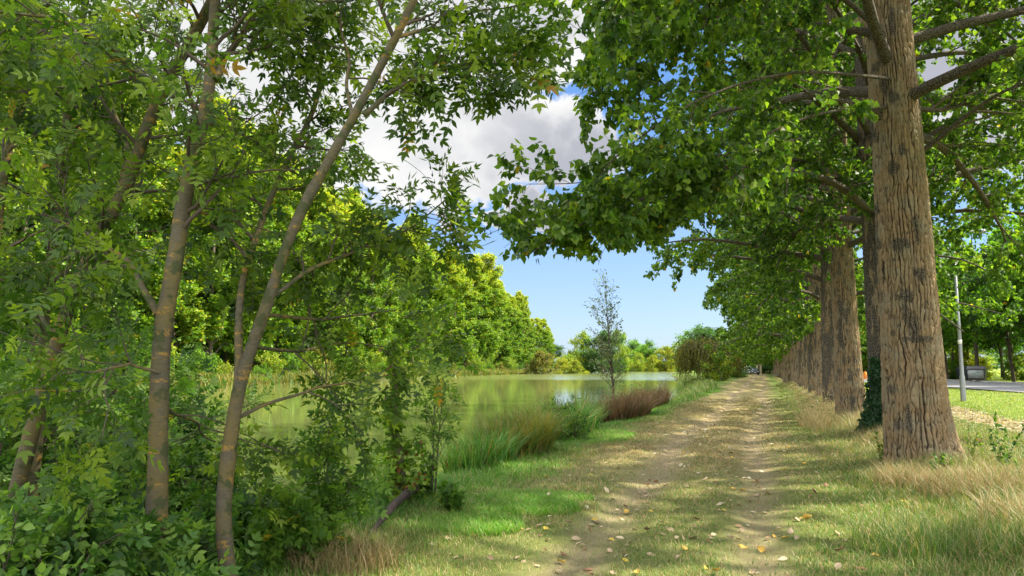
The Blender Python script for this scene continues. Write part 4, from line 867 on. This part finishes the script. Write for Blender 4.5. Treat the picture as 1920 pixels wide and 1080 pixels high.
# shrubs on the far bank and end shore
sb = [crown_tree('shrub', 'src', (0, 0, 0), 3.2, 2.0, .1, 3200, .2, lf, 20 + i, .05, shape='round', nb=26, sub=7) for i, lf in enumerate(('yellow_leaf', 'far_leaf', 'wood_leaf', 'willow_leaf'))]
for px, d, s_, i, lab in ((1015, 246, 2.6, 3, 'round golden weeping shrub at the far waterline'), (1052, 255, 1.9, 0, 'bright yellow shrub right of the golden weeping shrub'), (1080, 258, 1.8, 0, 'yellow green shrub beside the large dark tree'), (1065, 262, 2.4, 1, 'green shrub behind the yellow shrubs'),
                          (1170, 390, 2.2, 0, 'low yellow shrub left on the end shore'), (1200, 392, 1.6, 0, 'low yellow shrub in the middle of the end shore'), (1235, 392, 2.0, 1, 'light shrub right on the end shore'), (1258, 390, 2.2, 0, 'yellow shrub at the right end of the end shore'),
                          (1150, 380, 1.8, 3, 'dark olive shrub on the end shore'), (1345, 88, 1.0, 1, 'light green bush at the foot of the weeping willow'), (1382, 120, 1.1, 2, 'low green bush beyond the weeping willow')):
    place(sb[i], pp(px, d), rng.uniform(0, 6.28), s_, lab, cat='shrub')
k = 0; d = 40.
while d < 250:
    x, y = farshore(d, 2.8 + rng.uniform(-.8, 2.)); place(sb[[1, 2, 1, 3, 2][k % 5]], (x, y, -.1), rng.uniform(0, 6.28), rng.uniform(.6, 1.5), 'low green shrub on the far bank in front of the poplars', 'low shrubs on the far bank', 'shrub'); d += rng.uniform(2.5, 6); k += 1
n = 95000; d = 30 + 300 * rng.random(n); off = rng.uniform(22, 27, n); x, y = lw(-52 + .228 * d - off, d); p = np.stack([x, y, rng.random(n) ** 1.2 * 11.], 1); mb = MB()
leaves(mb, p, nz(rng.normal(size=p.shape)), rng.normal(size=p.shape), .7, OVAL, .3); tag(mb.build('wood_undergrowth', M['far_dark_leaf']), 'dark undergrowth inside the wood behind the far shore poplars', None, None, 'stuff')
# bank grass belt on the far shore
n = 42000; d = 35 + 230 * rng.random(n); off = rng.uniform(-.6, 5.5, n); x, y = lw(-52 + .228 * d - off, d); mb = MB(); z = np.maximum(gz(x, y), WATER)
blades(mb, np.stack([x, y, z], 1), rng.uniform(.5, 1.5, n) * (.6 + .8 * vn(x * .3, y * .3, 0, 40)), .05 + .0008 * d, rng.uniform(.2, .8, n), 3, cl=vn(x * .15, y * .15, 0, 41)); tag(mb.build('far_bank_reeds', M['yellow_reed']), 'yellow green reeds and grass fringe along the far waterline', None, None, 'stuff')
n = 9000; mb = MB(); x = rng.uniform(-92, -36, n); y = 406 + rng.uniform(0, 5, n); blades(mb, np.stack([x, y, gz(x, y)], 1), rng.uniform(1, 2.2, n), .35, .4 + 0 * x, 3, cl=.7); tag(mb.build('end_shore_reeds', M['yellow_reed']), 'straw yellow reed fringe at the far end of the lake', None, None, 'stuff')
# near shore fringe beyond the rushes
x, y = region(26000, -13, -3.4, 34, 130, 1.); sd = lake_sdf(x, y); k = (sd > -.2) & (sd < 2.4); x, y = x[k], y[k]; mb = MB(); dd = np.hypot(x, y)
blades(mb, np.stack([x, y, gz(x, y)], 1), rng.uniform(.15, .55, len(x)), .008 + .0006 * dd, rng.uniform(.3, 1, len(x)), 3, cl=vn(x * .4, y * .4, 0, 43)); tag(mb.build('shore_grass', M['grass']), 'green grass fringe on the near shore up to the willow', None, None, 'stuff')

# weeping willow
def willow(label, loc, H, rad, n=46, seed=0, leaf='willow_leaf'):
    t = empty('willow_tree', tuple(loc), label, 'tree'); b, cr = MB(), MB(); K = 8
    tr = resample([[.2, 0, -.2], [0, 0, H * .25], [-.3, .1, H * .5]], 8); b.add(*tubes(tr[None], (.28 * (1 - .3 * np.linspace(0, 1, 8)))[None], 8))
    az = np.arange(n) * 2.4 + seed; rr = rad * rng.uniform(.3, 1., n); P = np.zeros((n, K, 3)); u = np.linspace(0, 1, K)
    for i in range(n):
        P[i, :, 0] = -.3 + rr[i] * math.cos(az[i]) * u; P[i, :, 1] = rr[i] * math.sin(az[i]) * u; P[i, :, 2] = H * .4 + H * .5 * np.sin(u * 2.3) * rng.uniform(.75, 1.05)
    R = .07 * (1 - .8 * u)[None] * np.ones((n, 1)); b.add(*tubes(P, R, 5))
    P2, R2 = grow(P, R, 12, .3, 1., .9, H * 1.0, 8, lift=-.6, jit=.08, rtip=.01, rmax=.02); P2[:, :, 2] = np.maximum(P2[:, :, 2], rng.uniform(-.2, .9, (len(P2), 1)))
    b.add(*tubes(P2, R2, 3)); b.build('trunk', M['dark_bark'], t); twig_leaves(cr, P2, 42, .2, OVAL, t0=0, fwd=1., out=.35, down=1., off=.12, clump=np.repeat(rng.random(n), 12)); cr.build('crown', M[leaf], t)
q = pp(1322, 92); willow('olive brown weeping willow hanging over the water', q, 4.9, 3.6, seed=1); q = pp(1360, 112); willow('smaller dark weeping willow behind the first beside the path', q, 5.0, 2.3, 28, 3)

# woods across the road
wt = [crown_tree('woodland_tree', 'src', (0, 0, 0), 13, 3.8, 3.6, 8500, .33, lf, 50 + i, .17, shape='oval', nb=36, sub=8) for i, lf in enumerate(('wood_leaf', 'far_dark_leaf', 'wood_leaf'))]
k = 0
for rr_, (off, stp) in enumerate(((12.5, 6.), (18, 6.5), (26, 8.), (36, 10.))):
    s0 = -30.
    while s0 < 190:
        q = rb + rdir * (s0 + rng.uniform(-1.5, 1.5)) + rn * (off + rng.uniform(-1.5, 1.5)); src = wt[k % 3]
        place(src, (q[0], q[1], .3), rng.uniform(0, 6.28), rng.uniform(.85, 1.25), ['thin trunked tree, ' + ordinal(k + 1) + ' from the near end of the wood edge across the road', 'tree in the second rank of the wood across the road', 'tree deep in the wood across the road', 'tree at the back of the wood across the road'][rr_], 'trees of the wood across the road'); s0 += stp; k += 1
k = 0; s0 = -20.
while s0 < 180:
    q = rb + rdir * s0 + rn * (15 + rng.uniform(-2.5, 10)); place(sb[[0, 1, 0, 2][k % 4]], (q[0], q[1], .3), rng.uniform(0, 6.28), rng.uniform(.5, 1.2), 'yellow green undergrowth shrub beneath the trees across the road', 'undergrowth shrubs across the road', 'shrub'); s0 += 3.6; k += 1
# trees closing the end of the path and the horizon
k = 0
for x, y, H in ((-8, 215, 12), (-2, 222, 9), (4, 218, 10), (9, 212, 12), (-14, 208, 13), (14, 225, 14), (-20, 240, 14), (20, 215, 13), (0, 240, 15), (8, 250, 15), (-10, 250, 15)):
    s_ = H / 11.; place([sg, sgd, sl_][k % 3], (x, y, 0), k * 1.3, (s_ * 1.2, s_ * 1.2, s_), 'tree closing the view at the end of the poplar row', 'trees at the end of the path'); k += 1
for k in range(34):
    d = 470 + 40 * math.sin(k * 5.); px = 1000 + k * 32; H = 13 + 4 * math.sin(k * 2.3); s_ = H / 11.
    place([sg, sgd, sl_][k % 3], pp(px, d), k * 1.7, (s_ * 1.5, s_ * 1.5, s_), 'hazy tree on the horizon behind the lake and path', 'trees on the horizon')

# ------------------------------------------------------------------ street furniture, containers, vehicles
def rev(mb, prof, n=20, o=(0, 0, 0), mat=0):
    th = np.arange(n) * 2 * math.pi / n; V = np.array([[r * math.cos(t), r * math.sin(t), z] for z, r in prof for t in th]) + np.array(o); m = len(prof)
    i = np.arange(m * n).reshape(m, n); j = np.roll(i, -1, 1); mb.add(V, np.stack([i[:-1], j[:-1], j[1:], i[1:]], -1).reshape(-1, 4), mat=mat); return mb
M['galv'] = simple_mat('galvanised', (.30, .31, .31), .45, .6, .2, 14.); M['lamp_glass'] = simple_mat('lamp_glass', (.7, .7, .68), .2, var=.05)
M['orange'] = simple_mat('orange_paint', (.85, .25, .02), .4, var=.08); M['white'] = simple_mat('white_paint', (.78, .78, .76), .4, var=.06); M['lime_paint'] = simple_mat('lime_paint', (.45, .62, .04), .45, var=.08)
M['bin_dark'] = simple_mat('bin_dark', (.035, .04, .055), .45, var=.2); M['bin_lid'] = simple_mat('bin_lid', (.12, .12, .125), .5, var=.2); M['bin_pale'] = simple_mat('bin_pale', (.42, .43, .40), .6, var=.1); M['teal'] = simple_mat('teal_print', (.20, .42, .38), .6, var=.2)
lp = pp(1798, 33.5); L0 = empty('street_lamp', lp, 'grey metal street lamp post on the sunlit grass', 'lamp')
rev(MB(), [(-.1, .12), (0, .12), (.05, .115), (1.1, .11), (1.15, .085), (3.3, .075), (3.35, .082), (3.42, .082), (3.45, .07), (7.0, .05), (7.02, 0)]).build('pole', M['galv'], L0)
am = MB(); am.add(*tubes(resample([[0, 0, 6.9], [.1, 0, 7.4], [.5, 0, 7.6], [1.0, 0, 7.65]], 12)[None], np.full((1, 12), .035), 10)); am.build('arm', M['galv'], L0)
hd = MB(); rev(hd, [(7.50, .02), (7.52, .13), (7.6, .17), (7.68, .12), (7.71, .01)], 16, (1.15, 0, 0)); hd.build('lamp_head', M['galv'], L0)
rev(MB(), [(2.55, .077), (2.56, .084), (2.72, .084), (2.73, .076)]).build('hatch_band', M['white'], L0)
mp = pp(1617.5, 31.5); mk = empty('marker_post', mp, 'lime yellow marker post with white band and orange pointed top', 'post')
def bev_box(mb, x0, x1, y0, y1, z0, z1, b=.02, mat=0, o=(0, 0, 0)):
    """box with chamfered vertical and top edges"""
    def ring(ins, z): i = ins; return [(x0 + b + i - b, y0 + b, z), (x0 + b, y0 + i, z), (x1 - b, y0 + i, z), (x1 - i, y0 + b, z), (x1 - i, y1 - b, z), (x1 - b, y1 - i, z), (x0 + b, y1 - i, z), (x0 + i, y1 - b, z)]
    V = np.array(ring(0, z0) + ring(0, z1 - b) + ring(b * .8, z1)) + np.array(o); i = np.arange(24).reshape(3, 8); j = np.roll(i, -1, 1)
    mb.add(V, np.stack([i[:-1], j[:-1], j[1:], i[1:]], -1).reshape(-1, 4), mat=mat); mb.add(V[16:], [[0, 1, 2, 3], [0, 3, 4, 7], [4, 5, 6, 7]], mat=mat)
mb = MB(); bev_box(mb, -.055, .055, -.055, .055, -.1, 1.02, .012); mb.build('post', M['lime_paint'], mk, smooth=False)
mb = MB(); bev_box(mb, -.06, .06, -.06, .06, 1.02, 1.14, .012); mb.build('band', M['white'], mk, smooth=False)
mb = MB(); V = np.array([[-.065, -.065, 1.14], [.065, -.065, 1.14], [.065, .065, 1.14], [-.065, .065, 1.14], [-.065, -.065, 1.38], [.065, -.065, 1.46], [.065, .065, 1.5], [-.065, .065, 1.4]]); mb.add(V, [[0, 1, 5, 4], [1, 2, 6, 5], [2, 3, 7, 6], [3, 0, 4, 7], [4, 5, 6, 7]]); mb.build('cap', M['orange'], mk, smooth=False)
def container(label, loc, rz, body, lid, panel, w=1.35, dp=1.1, h=1.05):
    t = empty('waste_container', loc, label, 'container', 'waste containers across the road', rz)
    V = []
    for z, s_ in ((.14, .84), (.2, .9), (h, 1.)): V += [(-w / 2 * s_, -dp / 2 * s_, z), (w / 2 * s_, -dp / 2 * s_, z), (w / 2 * s_, dp / 2 * s_, z), (-w / 2 * s_, dp / 2 * s_, z)]
    i = np.arange(12).reshape(3, 4); j = np.roll(i, -1, 1); mb = MB(); mb.add(V, np.stack([i[:-1], j[:-1], j[1:], i[1:]], -1).reshape(-1, 4)); mb.add(V[:4], [[3, 2, 1, 0]])
    obox(mb, np.zeros(3), np.array([1., 0, 0]), np.array([0, 1., 0]), -w / 2 - .03, w / 2 + .03, -dp / 2 - .03, dp / 2 + .03, h, h + .05); mb.build('body', M[body], t, smooth=False)
    mb = MB(); a_ = np.linspace(0, math.pi, 12); prof = np.stack([-np.cos(a_) * (dp / 2 + .02), h + .052 + np.sin(a_) * .26], 1); V = np.array([[x, y, z] for x in (-w / 2, w / 2) for y, z in prof]); i = np.arange(11)
    mb.add(V, np.stack([i, i + 1, i + 13, i + 12], 1)); mb.add(V, [list(range(12))]); mb.add(V, [list(range(12, 24))]); ld = mb.build('lid', M[lid], t, smooth=False)
    mb = MB(); mb.add(*tubes(np.array([[[-.3, -dp / 2 - .02, h + .12], [-.28, -dp / 2 - .08, h + .13], [.28, -dp / 2 - .08, h + .13], [.3, -dp / 2 - .02, h + .12]]]), np.full((1, 4), .015), 6)); mb.build('handle', M['bin_lid'], ld)
    if panel:
        mb = MB(); yb = -dp / 2 - .015; obox(mb, np.zeros(3), np.array([1., 0, 0]), np.array([0, 1., 0]), -w * .44, w * .44, yb - .02, yb + .03, .3, h - .06); pn = mb.build('panel', M['bin_pale'], t, smooth=False)
        mb = MB(); xs_ = np.linspace(-.32, .32, 9); P = np.stack([xs_, 0 * xs_ + yb - .028, .78 + .07 * np.sin(xs_ * 11)], 1); mb.add(*tubes(P[None], np.full((1, 9), .035) * [[.3, .8, 1, .8, .6, .8, 1, .8, .3]], 5))
        P = np.stack([xs_ * .6, 0 * xs_ + yb - .028, .62 + .04 * np.cos(xs_ * 13)], 1); mb.add(*tubes(P[None], np.full((1, 9), .022), 5)); mb.build('emblem', M['teal'], pn)
    for sx in (-1, 1):
        for sy in (-1, 1):
            mb = MB(); P = np.array([[[sx * w * .36 - .025, sy * dp * .32, .09], [sx * w * .36 + .025, sy * dp * .32, .09]]]); mb.add(*tubes(P, np.full((1, 2), .09), 12)); mb.build('wheel', M['bin_dark'], t)
q = pp(1826, 66.); container('grey lidded waste container with pale printed front panel', (q[0], q[1], .38), YAW * .2 - .45, 'bin_lid', 'bin_lid', True, 1.35, 1.1, 1.05)
q = pp(1806, 68.5); container('dark blue waste container behind the pale one', (q[0], q[1], .38), .9, 'bin_dark', 'bin_dark', False, 1.3, 1.1, 1.05)

def car(label, loc, rz, paint, van=False, cat='car'):
    t = empty('parked_car' if not van else 'parked_van', loc, label, cat, None, rz)
    if van: pr = [(-2.3, .3), (-2.35, .9), (-2.0, 1.1), (-1.5, 1.85), (-1.1, 2.05), (2.3, 2.05), (2.35, .3)]; wd = .95
    else: pr = [(-2.0, .25), (-2.08, .6), (-1.95, .82), (-1.0, .98), (-.45, 1.38), (.2, 1.47), (1.2, 1.42), (1.85, 1.0), (2.02, .9), (2.05, .3)]; wd = .86
    pr = np.array(pr); n = len(pr); secs = []
    for s_, ins in ((-1, .10), (-.94, .02), (-.5, 0), (.5, 0), (.94, .02), (1, .10)):
        q = pr.copy(); q[:, 1] = np.where(q[:, 1] > .9, q[:, 1] - ins * .5, q[:, 1]); tuck = np.where(pr[:, 1] > 1.0, .82, 1.) ; secs.append(np.stack([s_ * wd * tuck, q[:, 0] * (1 - ins * .12), q[:, 1]], 1))
    V = np.concatenate(secs); Fs = []
    for a_ in range(5):
        for b_ in range(n): c_ = (b_ + 1) % n; Fs.append([a_ * n + b_, a_ * n + c_, (a_ + 1) * n + c_, (a_ + 1) * n + b_])
    mb = MB(); mb.add(V, Fs); mb.add(V[:n], [list(range(n))]); mb.add(V[-n:], [list(range(n))]); mb.build('body', M[paint], t, smooth=False)
    mb = MB(); i0, i1 = (2, 3) if van else (3, 4); A_, B_ = pr[i0], pr[i1]; o_ = .012
    mb.add([[-wd * .74, A_[0] + .05 - o_, A_[1] + .06 + o_], [wd * .74, A_[0] + .05 - o_, A_[1] + .06 + o_], [wd * .68, B_[0] - .05 - o_, B_[1] - .04 + o_], [-wd * .68, B_[0] - .05 - o_, B_[1] - .04 + o_]], [[0, 1, 2, 3]]); mb.build('windscreen', M['car_glass'], t, smooth=False)
    for s_ in (-1, 1):
        mb = MB(); xx = s_ * (wd * .82 + .012); z1_, z2_ = (1.25, 1.75) if van else (1.0, 1.33); mb.add([[xx * 1.03, -.85, z1_], [xx * 1.03, 1.2, z1_], [xx, 1.0, z2_], [xx, -.4, z2_]], [[0, 1, 2, 3]]); mb.build('side_window', M['car_glass'], t, smooth=False)
        mb = MB(); rev(mb, [(0, .001), (.02, .1), (.05, .12), (.06, .1)], 12); v_ = mb.v[0]; mb.v[0] = np.stack([s_ * wd * .7 + v_[:, 0] * 1.3, -2.0 - (.3 if van else .04) * 1 - v_[:, 2] + (0 if not van else .0), (.85 if van else .68) + v_[:, 1] * .8], 1); mb.build('headlight', M['lamp_glass'], t)
        for yy in (-1.3, 1.3):
            mb = MB(); P = np.array([[[s_ * (wd - .2), yy, .31], [s_ * (wd + .01), yy, .31]]]); mb.add(*tubes(P, np.full((1, 2), .31), 18)); w_ = mb.build('wheel', M['tyre'], t)
            mb = MB(); th = np.arange(14) * 2 * math.pi / 14; V = np.stack([0 * th + s_ * (wd + .018), yy + .19 * np.cos(th), .31 + .19 * np.sin(th)], 1); V = np.concatenate([V, [[s_ * (wd + .03), yy, .31]]]); mb.add(V, [[i, (i + 1) % 14, 14] for i in range(14)]); mb.build('rim', M['galv'], w_)
            mb = MB(); V[:, 0] = s_ * (wd + .012); V[:, 1] = yy + (V[:, 1] - yy) * 1.63; V[:, 2] = .31 + (V[:, 2] - .31) * 1.63; mb.add(V, [[i, (i + 1) % 14, 14] for i in range(14)]); mb.build('sidewall', M['tyre'], w_)
    mb = MB(); obox(mb, np.zeros(3), np.array([1., 0, 0]), np.array([0, 1., 0]), -.26, .26, -2.12 - (.28 if van else 0), -2.09 - (.28 if van else 0), .42, .53); mb.build('number_plate', M['white'], t, smooth=False)
M['car_paint'] = simple_mat('car_paint', (.05, .055, .065), .25, .3, .05, spec=.6); M['car_glass'] = simple_mat('car_glass', (.03, .04, .045), .08, var=.1, spec=.9); M['tyre'] = simple_mat('tyre', (.02, .02, .02), .85)
q = pp(1412, 172.); car('small dark car parked at the far end of the path', (q[0], q[1], GZ(q[0], q[1])), YAW * .3, 'car_paint')
q = pp(1397, 186.); car('white van half hidden by the bank behind the dark car', (q[0], q[1], GZ(q[0], q[1])), .25, 'white', True, 'van')
M['stone'] = simple_mat('stone', (.42, .35, .2), .9, var=.2, scale=3., bump=.5)
for px, lab in ((1417, 'left sandy stone gate pillar behind the dark car'), (1423.5, 'right sandy stone gate pillar behind the dark car')):
    q = pp(px, 190.); t = empty('gate_pillar', q, lab, 'pillar', 'stone gate pillars'); mb = MB(); bev_box(mb, -.24, .24, -.24, .24, -.1, 2.1, .02); mb.build('shaft', M['stone'], t, smooth=False); mb = MB(); bev_box(mb, -.32, .32, -.32, .32, 2.1, 2.28, .05); mb.build('capstone', M['stone'], t, smooth=False)
hg = MB(); n = 9000; x = rng.uniform(2.8 - 6, 9, n); y = 203 + rng.uniform(-.7, .7, n); z = rng.uniform(0, 1.9, n); p = np.stack([x, y, z], 1); leaves(hg, p, nz(rng.normal(size=p.shape)), rng.normal(size=p.shape), .22, OVAL, .3)
tag(hg.build('hedge', M['far_dark_leaf']), 'dark clipped hedge across the end of the path', 'hedge')
